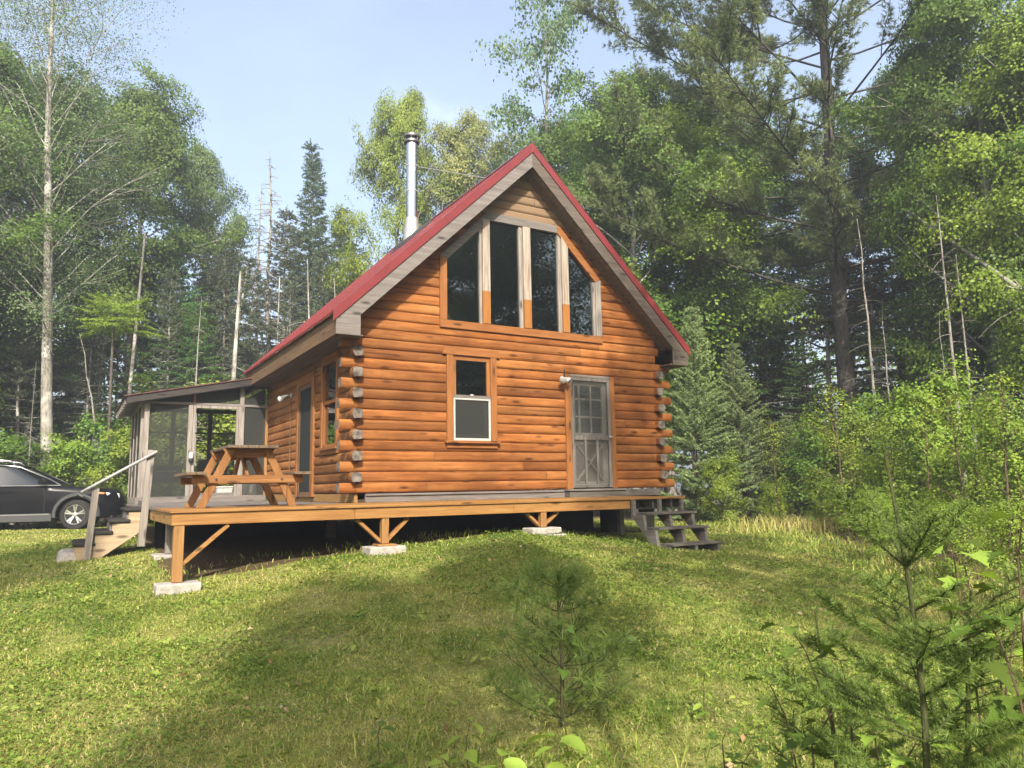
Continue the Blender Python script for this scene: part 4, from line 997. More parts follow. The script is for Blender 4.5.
# the shrubby bank is not needed under the house: keep the crawl space clear
V = np.stack([GX.ravel(), GY.ravel(), GZ], 1)
nx, ny = len(gx), len(gy)
I = (np.arange(ny - 1)[:, None] * nx + np.arange(nx - 1)[None, :]).ravel()
Fq = np.stack([I, I + 1, I + nx + 1, I + nx], 1)
g = mesh_np('ground', V, Fq, ground_material(), smooth=True)
a_ = g.data.attributes.new('woods', 'FLOAT', 'POINT')
wv = np.clip(0.5 - in_lawn(GX.ravel(), GY.ravel()) / 1.6, 0, 1); wv[under_cabin(GX.ravel(), GY.ravel() - 0.15)] = 1.0  # dark litter colour also laid under deck and cabin to deepen the shade
a_.data.foreach_set('value', wv.astype(np.float32))
g['kind'] = 'structure'

# ------------------------------------------------------------------ lawn: individual blades, one object
def vnoise(x, y, s, seed):
    """cheap smooth value noise"""
    r_ = np.random.default_rng(seed); T = r_.random((64, 64))
    u = x * s; v = y * s; i = np.floor(u).astype(int); j = np.floor(v).astype(int); fu = u - i; fv = v - j
    fu = fu * fu * (3 - 2 * fu); fv = fv * fv * (3 - 2 * fv)
    g_ = lambda a, b: T[a % 64, b % 64]
    return (g_(i, j) * (1 - fu) + g_(i + 1, j) * fu) * (1 - fv) + (g_(i, j + 1) * (1 - fu) + g_(i + 1, j + 1) * fu) * fv

def blade_points(n, dmin, dmax, half=38.0):
    """random points in the wedge the clearing shows, more of them close by"""
    d = np.sqrt(rng.random(n) * (dmax ** 2 - dmin ** 2) + dmin ** 2)
    az = CAM['yaw'] + R(1) * rng.uniform(-half, half, n)
    x = CAM['c'].x + d * np.sin(az); y = CAM['c'].y + d * np.cos(az)
    return x, y, d
def blades(x, y, h, w, lean, bend=0.5):
    n = len(x); z = gz(x, y) - 0.01
    a = rng.uniform(0, 2 * np.pi, n); dx, dy = np.cos(a), np.sin(a)
    b = rng.uniform(0, 2 * np.pi, n); lx, ly = np.cos(b) * lean * h, np.sin(b) * lean * h
    p0 = np.stack([x - dx * w, y - dy * w, z], 1); p1 = np.stack([x + dx * w, y + dy * w, z], 1)
    m1 = np.stack([x + dx * w * .8 + lx * .35, y + dy * w * .8 + ly * .35, z + h * .6], 1); m0 = np.stack([x - dx * w * .8 + lx * .35, y - dy * w * .8 + ly * .35, z + h * .6], 1)
    tp = np.stack([x + lx, y + ly, z + h * (1 - 0.35 * np.minimum(lean, 1.5))], 1)
    V = np.stack([p0, p1, m1, m0, tp], 1).reshape(-1, 3)
    k = np.arange(n)[:, None] * 5
    T = np.concatenate([k + np.array([[0, 1, 2]]), k + np.array([[0, 2, 3]]), k + np.array([[3, 2, 4]])], 1).reshape(-1, 3)
    return V, T
VV, TT, CC = [], [], []
off = 0
for (n, d0, d1, hh, ww) in ((130000, 3.2, 6.0, 0.060, 0.0024), (190000, 6.0, 9.5, 0.058, 0.0034), (200000, 9.5, 15.0, 0.060, 0.005), (130000, 15.0, 26.0, 0.065, 0.009)):
    x, y, d = blade_points(n, d0, d1)
    lw = in_lawn(x, y) + (vnoise(x, y, 0.9, 5) - 0.5) * 1.5
    keep = (lw > -0.4) & ~under_cabin(x, y) & (rng.random(n) < np.clip(lw + 1.0, 0.15, 1.0))
    keep &= ~((np.abs(x + 3.7) < 3.5) & (np.abs(y - 10.1) < 0.9))
    x, y = x[keep], y[keep]; n = len(x)
    # patches: lush clumps, mown thatch, bare worn spots
    pt_ = vnoise(x, y, 0.55, 11) * 0.45 + vnoise(x, y, 1.9, 12) * 0.35 + vnoise(x, y, 7.0, 15) * 0.3
    lush = vnoise(x, y, 2.6, 13)
    k2 = rng.random(n) < np.clip(1.5 - pt_ * 1.2, 0.25, 1)
    x, y, pt_, lush = x[k2], y[k2], pt_[k2], lush[k2]; n = len(x)
    h = hh * 0.78 * rng.uniform(0.45, 1.25, n) * (0.55 + 0.9 * lush)
    V, T = blades(x, y, h, ww * 1.15 * rng.uniform(0.7, 1.3, n), rng.uniform(0.4, 1.9, n))
    tint = np.clip(-0.09 + 0.98 * pt_ + rng.normal(0, 0.16, n) - 0.25 * (lush - 0.5), 0, 1)
    tint = np.where(rng.random(n) < 0.05, 1.0, tint)
    VV.append(V); TT.append(T + off); CC.append(np.repeat(tint, 3)); off += len(V)
def grass_mat():
    mt, nt = new_mat('grass_blade'); n = N(nt)
    a = n('ShaderNodeAttribute', attribute_name='tint')
    col = ramp(n, a.outputs['Fac'], [(0.0, (0.085, 0.165, 0.018)), (0.3, (0.20, 0.27, 0.042)), (0.6, (0.36, 0.375, 0.085)), (0.85, (0.47, 0.41, 0.14)), (1.0, (0.55, 0.46, 0.23))])
    p = n('ShaderNodeBsdfPrincipled', ins={'Base Color': col, 'Roughness': 0.55, 'Specular IOR Level': 0.2})
    tl = n('ShaderNodeBsdfTranslucent', ins={'Color': col})
    mx = n('ShaderNodeMixShader', ins={0: 0.35, 1: p.outputs[0], 2: tl.outputs[0]})
    o = n('ShaderNodeOutputMaterial'); nt.links.new(mx.outputs[0], o.inputs[0]); return mt
M['grass'] = grass_mat()
lawn = mesh_np('lawn_grass', np.concatenate(VV), np.concatenate(TT), M['grass'], tint=np.concatenate(CC))
tag(lawn, 'rough mown lawn grass covering the mound in front of the cabin', 'grass', kind='stuff')
# longer uncut grass and weeds at the edges
x, y, d = blade_points(60000, 3.0, 20.0)
lw = in_lawn(x, y); e = np.exp(-(lw / 0.9) ** 2) + (d < 4.6) * 0.35
near_cab = (np.abs(x - 1.2) < 4.2) & (np.abs(y + 1.35) < 0.6)
keep = ((rng.random(len(x)) < e) | (near_cab & (rng.random(len(x)) < 0.5)))
x, y, d, nc = x[keep], y[keep], d[keep], near_cab[keep]
V, T = blades(x, y, np.where(nc, 0.10, 0.17) * rng.uniform(0.4, 1.2, len(x)), 0.0035 + 0.0003 * d, rng.uniform(0.3, 1.2, len(x)))
tg = mesh_np('tall_grass', V, T, M['grass'], tint=np.repeat(np.clip(rng.normal(0.42, 0.2, len(x)), 0, 1), 3))
tag(tg, 'longer uncut grass fringing the lawn and the deck', 'grass', kind='stuff')

# clover, rosette weeds and fallen leaves in the sward: small flat leaves, too many to count
def flat_leaves(x, y, h, l, w, rg, up=0.75):
    P = np.stack([x, y, gz(x, y) + h], 1); n = len(x)
    N_ = rg.normal(0, 1, (n, 3)) * (1 - up); N_[:, 2] += up; N_ /= np.linalg.norm(N_, axis=1)[:, None]
    a = rg.uniform(0, 2 * np.pi, n); D = np.stack([np.cos(a), np.sin(a), np.zeros(n)], 1); D -= N_ * (D * N_).sum(1)[:, None]; D /= np.linalg.norm(D, axis=1)[:, None] + 1e-9
    S = np.cross(N_, D); L = (l * rg.uniform(0.6, 1.3, n))[:, None]; W_ = L * w * 0.5
    v = np.stack([P - D * L * .5, P - D * L * .1 + S * W_, P + D * L * .5, P - D * L * .1 - S * W_], 1).reshape(-1, 3)
    return v, np.arange(n * 4).reshape(n, 4)
rgc = np.random.default_rng(91)
x, y, d = blade_points(260000, 3.2, 16.0)
ok = (in_lawn(x, y) > 0.2) & ~under_cabin(x, y) & (rgc.random(len(x)) < np.clip((vnoise(x, y, 1.1, 33) - 0.38) * 3.5, 0.04, 1)) & (rgc.random(len(x)) < np.clip(7 / d, 0.3, 1))
x, y, d = x[ok], y[ok], d[ok]
V, F = flat_leaves(x, y, 0.028 * rgc.uniform(0.3, 1.5, len(x)), 0.017 + 0.0012 * d, 0.95, rgc)
cl = mesh_np('clover_patches', V, F, M['grass'], tint=np.clip(rgc.normal(0.17, 0.12, len(x)), 0, 1)); tag(cl, 'low clover growing through the mown grass', 'clover', kind='stuff')
n_r = 420; x0, y0, d0 = blade_points(n_r, 3.2, 13.0); ok = (in_lawn(x0, y0) > -0.3) & ~under_cabin(x0, y0); x0, y0 = x0[ok], y0[ok]
k = 9; a = rgc.uniform(0, 6.28, (len(x0), k)); r_ = rgc.uniform(0.02, 0.085, (len(x0), k)); x = (x0[:, None] + r_ * np.cos(a)).ravel(); y = (y0[:, None] + r_ * np.sin(a)).ravel()
V, F = flat_leaves(x, y, rgc.uniform(0.01, 0.07, len(x)), np.full(len(x), 0.06), 0.42, rgc, 0.65)
wd = mesh_np('lawn_weeds', V, F, M['grass'], tint=np.clip(np.repeat(rgc.uniform(0.05, 0.5, len(x0)), k) + rgc.normal(0, 0.05, len(x)), 0, 1)); tag(wd, 'rosette weeds and plantain leaves dotted over the lawn', 'weeds', kind='stuff')
mt, nt = new_mat('dead_leaf'); n = N(nt); at_ = n('ShaderNodeAttribute', attribute_name='tint'); finish(n, ramp(n, at_.outputs['Fac'], [(0.0, (0.10, 0.055, 0.025)), (0.6, (0.24, 0.15, 0.07)), (1.0, (0.36, 0.28, 0.17))]), 0.8, 0.1)
x, y, d = blade_points(900, 3.2, 15.0); ok = (in_lawn(x, y) > -1.0) & ~under_cabin(x, y) & (vnoise(x, y, 0.8, 44) > 0.42); x, y = x[ok], y[ok]
V, F = flat_leaves(x, y, rgc.uniform(0.015, 0.05, len(x)), np.full(len(x), 0.05), 0.6, rgc, 0.6)
dl = mesh_np('fallen_leaves', V, F, mt, tint=rgc.random(len(x))); tag(dl, 'dry brown leaves scattered over the grass', 'leaves', kind='stuff')
# ------------------------------------------------------------------ vegetation builders (numpy)
class TB:
    """tapered tubes, many at once"""
    def __init__(s): s.V = []; s.F = []; s.n = 0
    def tube(s, P, rad, k=5):
        P = np.asarray(P, float); m_ = len(P); rad = np.broadcast_to(rad, (m_,)) if np.ndim(rad) == 0 else np.asarray(rad)
        D = np.gradient(P, axis=0); D /= np.linalg.norm(D, axis=1)[:, None] + 1e-9
        ref = np.array([0.31, 0.95, 0.05]) if abs(D[0][1]) < 0.8 else np.array([0.95, 0.1, 0.3])
        A = np.cross(D, ref); A /= np.linalg.norm(A, axis=1)[:, None] + 1e-9; B = np.cross(D, A)
        t = np.arange(k) * 2 * np.pi / k
        ring = P[:, None, :] + rad[:, None, None] * (A[:, None, :] * np.cos(t)[None, :, None] + B[:, None, :] * np.sin(t)[None, :, None])
        s.V.append(ring.reshape(-1, 3))
        i = np.arange(m_ - 1)[:, None] * k; j = np.arange(k)[None, :]; j2 = (j + 1) % k
        s.F.append((np.stack([i + j, i + j2, i + k + j2, i + k + j], -1).reshape(-1, 4)) + s.n); s.n += m_ * k
    def data(s): return np.concatenate(s.V), np.concatenate(s.F)

def unit(v): return v / (np.linalg.norm(v, axis=-1, keepdims=True) + 1e-9)

def leaf_quads(P, l, w, rg, up=0.8, droop=0.2, outward=None, face=None):
    """folded rhombus leaves at points P; most lie flat-ish, tilted at random"""
    n = len(P)
    N_ = rg.normal(0, 1, (n, 3)) * (1 - up); N_[:, 2] += up
    if face is not None: N_ += face
    N_ = unit(N_ + 1e-6)
    a = rg.uniform(0, 2 * np.pi, n); D = np.stack([np.cos(a), np.sin(a), np.zeros(n)], 1)
    if outward is not None: D = unit(D * 0.7 + outward)
    D = unit(D - N_ * (D * N_).sum(1)[:, None]); D[:, 2] -= droop; D = unit(D)
    S = np.cross(N_, D)
    L = (l * rg.uniform(0.5, 1.45, n))[:, None]; Wd = (w / l) * L * 0.5
    fold = N_ * (L * 0.10)
    v = np.stack([P, P + D * L * 0.5 + S * Wd + fold, P + D * L, P + D * L * 0.5 - S * Wd + fold], 1).reshape(-1, 3)
    return v, np.arange(n * 4).reshape(n, 4)

def curve(p, d, length, k, rg, lift=0.0, wander=0.12):
    """a wandering branch; lift bends it up (+) or down (-)"""
    P = [np.array(p, float)]; d = unit(np.array(d, float)); st = length / (k - 1)
    for i in range(k - 1):
        d = unit(d + np.array([0, 0, lift / (k - 1)]) + rg.normal(0, wander, 3) * 0.6)
        P.append(P[-1] + d * st)
    return np.array(P)

def deciduous(seed, H, cb, Rc, n_leaf, ls, tr, limbs=20, shape=0.9, up=(0.5, 1.5), clump=0.5, lean=(0, 0), flat=0.38, sub=5, fill=1.0, lw=0.72, leafup=0.72, twigs=True, trunk_k=9, top_bias=0.0, branch_r=1.0, straight=1.0, gap=0.15):
    rg = np.random.default_rng(seed); tb = TB()
    k = 12; t = np.linspace(0, 1, k)
    wx = np.cumsum(rg.normal(0, 0.012 * H, k)) * t * straight; wy = np.cumsum(rg.normal(0, 0.012 * H, k)) * t * straight
    TP = np.stack([wx + lean[0] * t * H, wy + lean[1] * t * H, t * H * 0.97], 1); TP[0, 2] = -0.4
    rad = tr * (1 - t) ** 0.75 + 0.012; rad[0] *= 1.45
    tb.tube(TP, rad, trunk_k)
    C, Wt = [], []
    def trunk_at(h):
        f = np.clip(h / (H * 0.97), 0, 1) * (k - 1); i = min(int(f), k - 2); return TP[i] * (1 - (f - i)) + TP[i + 1] * (f - i)
    ga = rg.uniform(0, 6.28)
    for i in range(limbs):
        f = (i + rg.uniform(0.1, 0.9)) / limbs
        h = H * (cb + (0.97 - cb) * f); p = trunk_at(h)
        env = math.sin(math.pi * min(0.98, (0.10 + 0.88 * f ** (shape + 0.12)))) ** 0.75
        if f > 0.9: env *= 0.9
        ln = Rc * env * rg.uniform(0.5, 1.3) * 1.08 + 0.25
        if rg.random() < gap and 0.1 < f < 0.95: continue
        az = ga + i * 2.399 + rg.normal(0, 0.3)
        el = up[0] + (up[1] - up[0]) * f
        d = np.array([math.cos(az), math.sin(az), el])
        B = curve(p, d, ln, 7, rg, lift=-0.35 if el > 0.8 else 0.1)
        rb = max(0.012, tr * 0.32 * (1 - f * 0.6) * branch_r)
        tb.tube(B, np.linspace(rb, 0.008, 7), 5)
        for q in (3, 4, 5, 6): C.append(B[q] + rg.normal(0, 0.1, 3)); Wt.append(0.8 + 0.1 * q)
        for s_ in range(sub):
            j = rg.integers(2, 6); a2 = az + rg.choice([-1, 1]) * rg.uniform(0.4, 1.2)
            d2 = np.array([math.cos(a2), math.sin(a2), rg.uniform(-0.1, 0.6)])
            B2 = curve(B[j], d2, ln * rg.uniform(0.25, 0.5), 5, rg, lift=0.1)
            if twigs: tb.tube(B2, np.linspace(rb * 0.35, 0.005, 5), 4)
            for q in (2, 3, 4): C.append(B2[q]); Wt.append(0.9 + 0.1 * q)
    C = np.array(C); cs = np.clip(np.exp(rg.normal(-0.1, 0.42, len(C))), 0.35, 2.0); Wt = np.array(Wt) * cs ** 2.2 * (0.5 + rg.random(len(C))) * (1 + top_bias * C[:, 2] / H); Wt /= Wt.sum()
    idx = rg.choice(len(C), n_leaf, p=Wt)
    off = unit(rg.normal(0, 1, (n_leaf, 3))) * (rg.random((n_leaf, 1)) ** 0.45) * 1.75; off *= cs[idx][:, None] * clump * np.array([1, 1, flat * 1.2])
    tl = rg.normal(0, 0.35, (len(C), 2)); off[:, 2] += off[:, 0] * tl[idx, 0] + off[:, 1] * tl[idx, 1]
    # drooping edges of each clump
    off[:, 2] -= 0.25 * (off[:, 0] ** 2 + off[:, 1] ** 2) / max(clump, 0.1)
    P = C[idx] + off * fill
    rad_ = P.copy(); rad_[:, 2] = 0; rad_ = rad_ / (np.linalg.norm(rad_, axis=1)[:, None] + 0.3)
    V, F = leaf_quads(P, ls, ls * lw, rg, leafup, 0.25, face=rad_ * 0.75 + off / clump * 0.25)   # leaves turn outward to the light
    # colour goes with the bough a leaf is on, plus its own
    ct = rg.random(len(C)); tint = np.clip(ct[idx] * 0.5 + rg.random(n_leaf) * 0.5, 0, 1)
    return tb.data(), (V, F, tint)

def needle_tris(O, Dv, L, m_, nl, nw, rg, spread=0.9, fwd=0.6, flatness=0.0):
    """brushes of thin needles: O origins, Dv directions, L twig lengths; m_ needles on each twig"""
    n = len(O); T = rg.random((n, m_))
    base = O[:, None, :] + Dv[:, None, :] * (T * L[:, None])[..., None]
    rnd = rg.normal(0, 1, (n, m_, 3)); rnd[..., 2] *= (1 - flatness)
    rnd = unit(rnd - Dv[:, None, :] * (rnd * Dv[:, None, :]).sum(-1)[..., None])
    nd = unit(Dv[:, None, :] * fwd + rnd * spread)
    sd = unit(np.cross(nd, rg.normal(0, 1, (n, m_, 3))))
    ln = nl * rg.uniform(0.7, 1.2, (n, m_, 1))
    v = np.stack([base - sd * nw * .5, base + sd * nw * .5, base + nd * ln], 2).reshape(-1, 3)
    return v, np.arange(n * m_ * 3).reshape(-1, 3)

def spruce(seed, H, Rc, base, n_whorl, per, twig_l, needles, nl, nw, tr, droop=0.25, dead_below=0.0, tip_up=0.3, twigstep=0.10, power=0.85, flatness=0.0, ragged=0.25, side_len=0.42, dens=1.0):
    rg = np.random.default_rng(seed); tb = TB()
    t = np.linspace(0, 1, 10); wob = np.cumsum(rg.normal(0, 0.006 * H, 10)) * t
    TP = np.stack([wob, -wob * 0.6, t * H], 1); TP[0, 2] = -0.4
    tb.tube(TP, tr * (1 - t) + 0.01, 8)
    O, Dv, L, W_ = [], [], [], []
    for i in range(n_whorl):
        f = (i + rg.uniform(0, 0.6)) / n_whorl; h = H * (base + (1 - base) * f) * 0.985
        fi = h / H * 9; a = min(int(fi), 8); c = TP[a] * (1 - (fi - a)) + TP[a + 1] * (fi - a)
        prof = (1 - f) ** power
        if f < 0.12: prof *= 0.75 + 2 * f
        dead = (h / H) < dead_below
        for j in range(per):
            if rg.random() < ragged * 0.4: continue
            az = j * 2 * math.pi / per + rg.uniform(0, 2 * math.pi / per) + i * 0.7
            ln = max(0.12, Rc * prof * rg.uniform(1 - ragged, 1 + ragged * 0.5) + 0.03)
            el = 0.55 * f ** 1.5 + 0.05 - droop * (1 - f) * 0.6
            d = np.array([math.cos(az), math.sin(az), el])
            k = 6; B = curve(c, d, ln, k, rg, lift=tip_up - droop * (1 - f), wander=0.07)
            tb.tube(B, np.linspace(max(0.006, 0.018 * ln), 0.003, k), 4)
            if dead and rg.random() < 0.75:
                for q in range(2, k):   # bare dead twigs
                    dd = unit(B[q] - B[q - 1]); sd = unit(np.cross(dd, [0, 0, 1.0])) * rg.choice([-1, 1])
                    tb.tube(curve(B[q], dd + sd + np.array([0, 0, -0.4]), ln * 0.22, 3, rg), np.linspace(0.005, 0.002, 3), 3)
                continue
            nst = max(2, int(ln / twigstep * dens))
            for s_ in range(nst):
                u = (s_ + rg.random()) / nst; u = 0.12 + 0.88 * u
                fi2 = u * (k - 1); q = min(int(fi2), k - 2); p = B[q] * (1 - (fi2 - q)) + B[q + 1] * (fi2 - q)
                dd = unit(B[q + 1] - B[q]); sd = unit(np.cross(dd, np.array([0, 0, 1.0])))
                tl = twig_l * (0.35 + (1 - u) * side_len * 2) * rg.uniform(0.7, 1.2)
                for sg in (-1, 1):
                    O.append(p); Dv.append(unit(dd * 0.75 + sd * sg * rg.uniform(0.5, 0.95) + np.array([0, 0, rg.normal(-0.08 - droop * 0.5, 0.13)]))); L.append(tl)
                if u > 0.75: O.append(p); Dv.append(dd); L.append(twig_l * 0.6)
    O.append(TP[-1] - np.array([0, 0, 0.25])); Dv.append(np.array([0, 0, 1.0])); L.append(0.35)
    O, Dv, L = np.array(O), np.array(Dv), np.array(L)
    V, F = needle_tris(O, Dv, L, needles, nl, nw, rg, flatness=flatness)
    tint = np.repeat(np.clip(rg.random(len(O)) * 0.75 + 0.1, 0, 1), needles) + rg.normal(0, 0.1, len(O) * needles)
    return tb.data(), (V, F, np.clip(tint, 0, 1))

def pine(seed, H, Rc, base, tr, lean=(0, 0), nlimb=34):
    """old white pine: bare lower trunk, long near-level limbs that carry plates of soft tufts"""
    rg = np.random.default_rng(seed); tb = TB()
    k = 12; t = np.linspace(0, 1, k)
    TP = np.stack([lean[0] * t * H + 0.12 * np.sin(t * 5), lean[1] * t * H + 0.08 * np.sin(t * 7), t * H], 1); TP[0, 2] = -0.4
    tb.tube(TP, tr * (1 - t * 0.93) + 0.01, 12)
    O, Dv, L, ct = [], [], [], []
    def trunk_at(h):
        f = np.clip(h / H, 0, 1) * (k - 1); i = min(int(f), k - 2); return TP[i] * (1 - (f - i)) + TP[i + 1] * (f - i)
    for i in range(nlimb):
        f = (i + rg.uniform(0.1, 0.9)) / nlimb; h = H * (base + (1 - base) * f)
        p = trunk_at(h); az = i * 2.4 + rg.normal(0, 0.4)
        ln = Rc * (0.45 + 0.75 * math.sin(math.pi * (0.25 + 0.7 * f))) * rg.uniform(0.6, 1.15)
        if f > 0.85: ln *= 0.6
        if f < 0.06: ln *= 0.45
        B = curve(p, [math.cos(az), math.sin(az), -0.05 + 0.5 * f], ln, 9, rg, lift=0.55, wander=0.10)
        tb.tube(B, np.linspace(0.042 * (1.15 - f), 0.010, 9), 6)
        if f < 0.06: continue
        for s_ in range(int(10 + ln * 3.4)):
            q = rg.uniform(2.2, 7.99); a = int(q); pp = B[a] * (1 - (q - a)) + B[a + 1] * (q - a)
            dd = unit(B[a + 1] - B[a]); sd = np.cross(dd, [0, 0, 1.0]) * rg.choice([-1, 1])
            sl = rg.uniform(0.35, 1.1) * (0.5 + ln * 0.15)
            S = curve(pp, dd * 0.8 + sd * rg.uniform(0.3, 1.0) + np.array([0, 0, rg.uniform(0.0, 0.35)]), sl, 5, rg, lift=0.25)
            tb.tube(S, np.linspace(0.014, 0.005, 5), 4)
            tt = rg.random()
            for _ in range(int(22 + sl * 26)):
                w = rg.uniform(0.8, 3.99); b = int(w); o = S[b] * (1 - (w - b)) + S[b + 1] * (w - b)
                tw = unit(unit(S[b + 1] - S[b]) * 0.6 + rg.normal(0, 0.55, 3) + np.array([0, 0, 0.25]))
                O.append(o + tw * rg.uniform(0.02, 0.22)); Dv.append(tw); L.append(0.07); ct.append(tt)
    O, Dv, L = np.array(O), np.array(Dv), np.array(L)
    nn = 11
    V, F = needle_tris(O, Dv, L, nn, 0.125, 0.017, rg, spread=0.9, fwd=0.8)
    tint = np.clip(np.repeat(np.array(ct) * 0.6, nn) + rg.random(len(O) * nn) * 0.4, 0, 1)
    return tb.data(), (V, F, tint)

def dead_tree(seed, H, Rc, tr, base=0.15, n=80, droop=0.5, power=0.8, lean=(0, 0), fine=3, thick=1.0):
    rg = np.random.default_rng(seed); tb = TB()
    k = 10; t = np.linspace(0, 1, k); wob = np.cumsum(rg.normal(0, 0.005 * H, k)) * t
    TP = np.stack([wob + lean[0] * t * H, -wob * .7 + lean[1] * t * H, t * H], 1); TP[0, 2] = -0.4
    tb.tube(TP, tr * (1 - t * 0.9) + 0.004, 8)
    for i in range(n):
        f = rg.random(); h = H * (base + (1 - base) * f) * 0.98; fi = h / H * (k - 1); a = min(int(fi), k - 2)
        p = TP[a] * (1 - (fi - a)) + TP[a + 1] * (fi - a); az = rg.uniform(0, 6.28)
        ln = Rc * (1 - f) ** power * rg.uniform(0.35, 1.15) + 0.15
        B = curve(p, [math.cos(az), math.sin(az), 0.25 - droop * 0.3], ln, 7, rg, lift=-droop, wander=0.13)
        tb.tube(B, np.linspace(0.013 + 0.006 * ln, 0.003, 7) * thick, 4)
        for _ in range(fine):
            q = rg.integers(2, 6); dd = unit(B[q + 1] - B[q]); sd = np.cross(dd, [0, 0, 1.0]) * rg.choice([-1, 1])
            tb.tube(curve(B[q], dd * 0.6 + sd + np.array([0, 0, -droop * 0.6]), ln * rg.uniform(0.2, 0.4), 4, rg, lift=-droop * 0.4), np.linspace(0.006, 0.0025, 4) * thick, 3)
    return tb.data()

BK = {}
BK['grey'] = bark_mat('grey_bark', (0.13, 0.12, 0.10), (0.30, 0.28, 0.245), 7, patch=(0.42, 0.41, 0.37))
BK['dark'] = bark_mat('dark_bark', (0.045, 0.038, 0.03), (0.13, 0.11, 0.09), 8)
BK['pine'] = bark_mat('pine_bark', (0.035, 0.03, 0.026), (0.11, 0.098, 0.085), 8)
BK['pale'] = bark_mat('pale_dead_wood', (0.17, 0.155, 0.135), (0.32, 0.30, 0.275), 8)
BK['birch'] = bark_mat('pale_birch_bark', (0.17, 0.155, 0.13), (0.34, 0.32, 0.28), 9, patch=(0.10, 0.085, 0.07))
BK['twig'] = bark_mat('brown_twig', (0.07, 0.05, 0.03), (0.16, 0.12, 0.075), 10)
LM = {}
LM['maple'] = leaf_mat('maple_leaf', (0.055, 0.115, 0.017), (0.135, 0.225, 0.032), 0.38, c2=(0.209, 0.330, 0.061))
LM['bright'] = leaf_mat('bright_young_leaf', (0.11, 0.185, 0.02), (0.26, 0.345, 0.04), 0.42, c2=(0.348, 0.452, 0.086))
LM['pale'] = leaf_mat('pale_grey_green_leaf', (0.075, 0.125, 0.042), (0.15, 0.215, 0.075), 0.38)
LM['olive'] = leaf_mat('olive_leaf', (0.131, 0.174, 0.049), (0.260, 0.287, 0.086), 0.38, c2=(0.383, 0.348, 0.122))
LM['aspen'] = leaf_mat('aspen_leaf', (0.070, 0.136, 0.052), (0.143, 0.217, 0.084), 0.35, spec=0.4)
LM['spruce'] = leaf_mat('spruce_needle', (0.044, 0.089, 0.040), (0.116, 0.177, 0.071), 0.2)
LM['spruce_young'] = leaf_mat('young_spruce_needle', (0.14, 0.2, 0.08), (0.29, 0.36, 0.145), 0.25)
LM['greyspruce'] = leaf_mat('grey_green_needle', (0.065, 0.088, 0.052), (0.145, 0.175, 0.10), 0.25)
LM['hemlock'] = leaf_mat('hemlock_needle', (0.044, 0.116, 0.032), (0.116, 0.223, 0.053), 0.25)
LM['hembright'] = leaf_mat('sunlit_hemlock_needle', (0.148, 0.227, 0.031), (0.295, 0.383, 0.052), 0.3)
LM['pine'] = leaf_mat('pine_needle', (0.1, 0.145, 0.055), (0.225, 0.265, 0.1), 0.28)
LM['fir'] = leaf_mat('fir_needle', (0.07, 0.125, 0.024), (0.175, 0.25, 0.048), 0.25)
LM['seedling'] = leaf_mat('seedling_leaf', (0.07, 0.125, 0.018), (0.155, 0.225, 0.035), 0.42)
LM['seedling_y'] = leaf_mat('yellow_green_seedling_leaf', (0.2, 0.3, 0.04), (0.32, 0.42, 0.07), 0.42)

LM['lime'] = leaf_mat('lime_green_leaf', (0.12, 0.20, 0.022), (0.31, 0.40, 0.05), 0.42)
LM['softpine'] = leaf_mat('soft_pine_needle', (0.09, 0.135, 0.03), (0.2, 0.255, 0.06), 0.3)
class Proto:
    """a kind of tree: trunk mesh and crown mesh kept for the copies"""
    def __init__(s, name, td, cd_, bark, leaf, H, part='trunk', crown='crown'):
        s.H = H; s.name = name; s.part = part; s.crown = crown
        s.trunk = mesh_np(name + '_' + part, td[0], td[1], bark, False, smooth=True)
        s.leaf = mesh_np(name + '_' + crown, cd_[0], cd_[1], leaf, False, tint=cd_[2]) if cd_ is not None else None
    def put(s, x, y, H, label, cat='tree', group=None, rz=0.0, wide=1.0, name=None, tilt=None, z=None):
        sc_ = H / s.H
        nm = name or s.name
        r = thing(nm, label, cat, (x, y, gz1(x, y) if z is None else z), group, rz)
        if tilt: r.rotation_euler = (tilt[0], tilt[1], rz)
        r.scale = (sc_ * wide, sc_ * wide, sc_)
        link(bpy.data.objects.new(s.part, s.trunk), r)
        if s.leaf: link(bpy.data.objects.new(s.crown, s.leaf), r)
        return r
    def aim(s, u, D, vtop, label, **k):
        x, y = heading(u, D); H = height_at(u, vtop, D) - gz1(x, y)
        return s.put(x, y, H, label, **k)

# kinds
K = {}
BIG = dict(sub=5, leafup=0.6, flat=0.32)
d = deciduous(1, 14, 0.20, 3.7, 110000, 0.085, 0.17, limbs=34, clump=0.36, **BIG); K['mapleA'] = Proto('maple_tree', d[0], d[1], BK['grey'], LM['maple'], 14)
d = deciduous(2, 14, 0.14, 3.5, 110000, 0.085, 0.15, limbs=36, clump=0.34, shape=0.75, **BIG); K['mapleB'] = Proto('maple_tree', d[0], d[1], BK['grey'], LM['maple'], 14)
d = deciduous(3, 14, 0.14, 3.3, 80000, 0.095, 0.15, limbs=36, clump=0.36, up=(0.8, 1.9), shape=0.7, **BIG); K['paleA'] = Proto('deciduous_tree', d[0], d[1], BK['grey'], LM['pale'], 14)
d = deciduous(4, 14, 0.25, 2.8, 60000, 0.09, 0.13, limbs=30, clump=0.31, up=(0.8, 1.8), **BIG); K['birch'] = Proto('birch_tree', d[0], d[1], BK['birch'], LM['olive'], 14)
d = deciduous(5, 17, 0.30, 4.2, 52000, 0.05, 0.165, limbs=54, clump=0.40, up=(0.9, 2.4), sub=10, branch_r=0.42, leafup=0.5, straight=0.25, gap=0.05); K['bigmaple'] = Proto('maple_tree', d[0], d[1], BK['grey'], LM['pale'], 17)
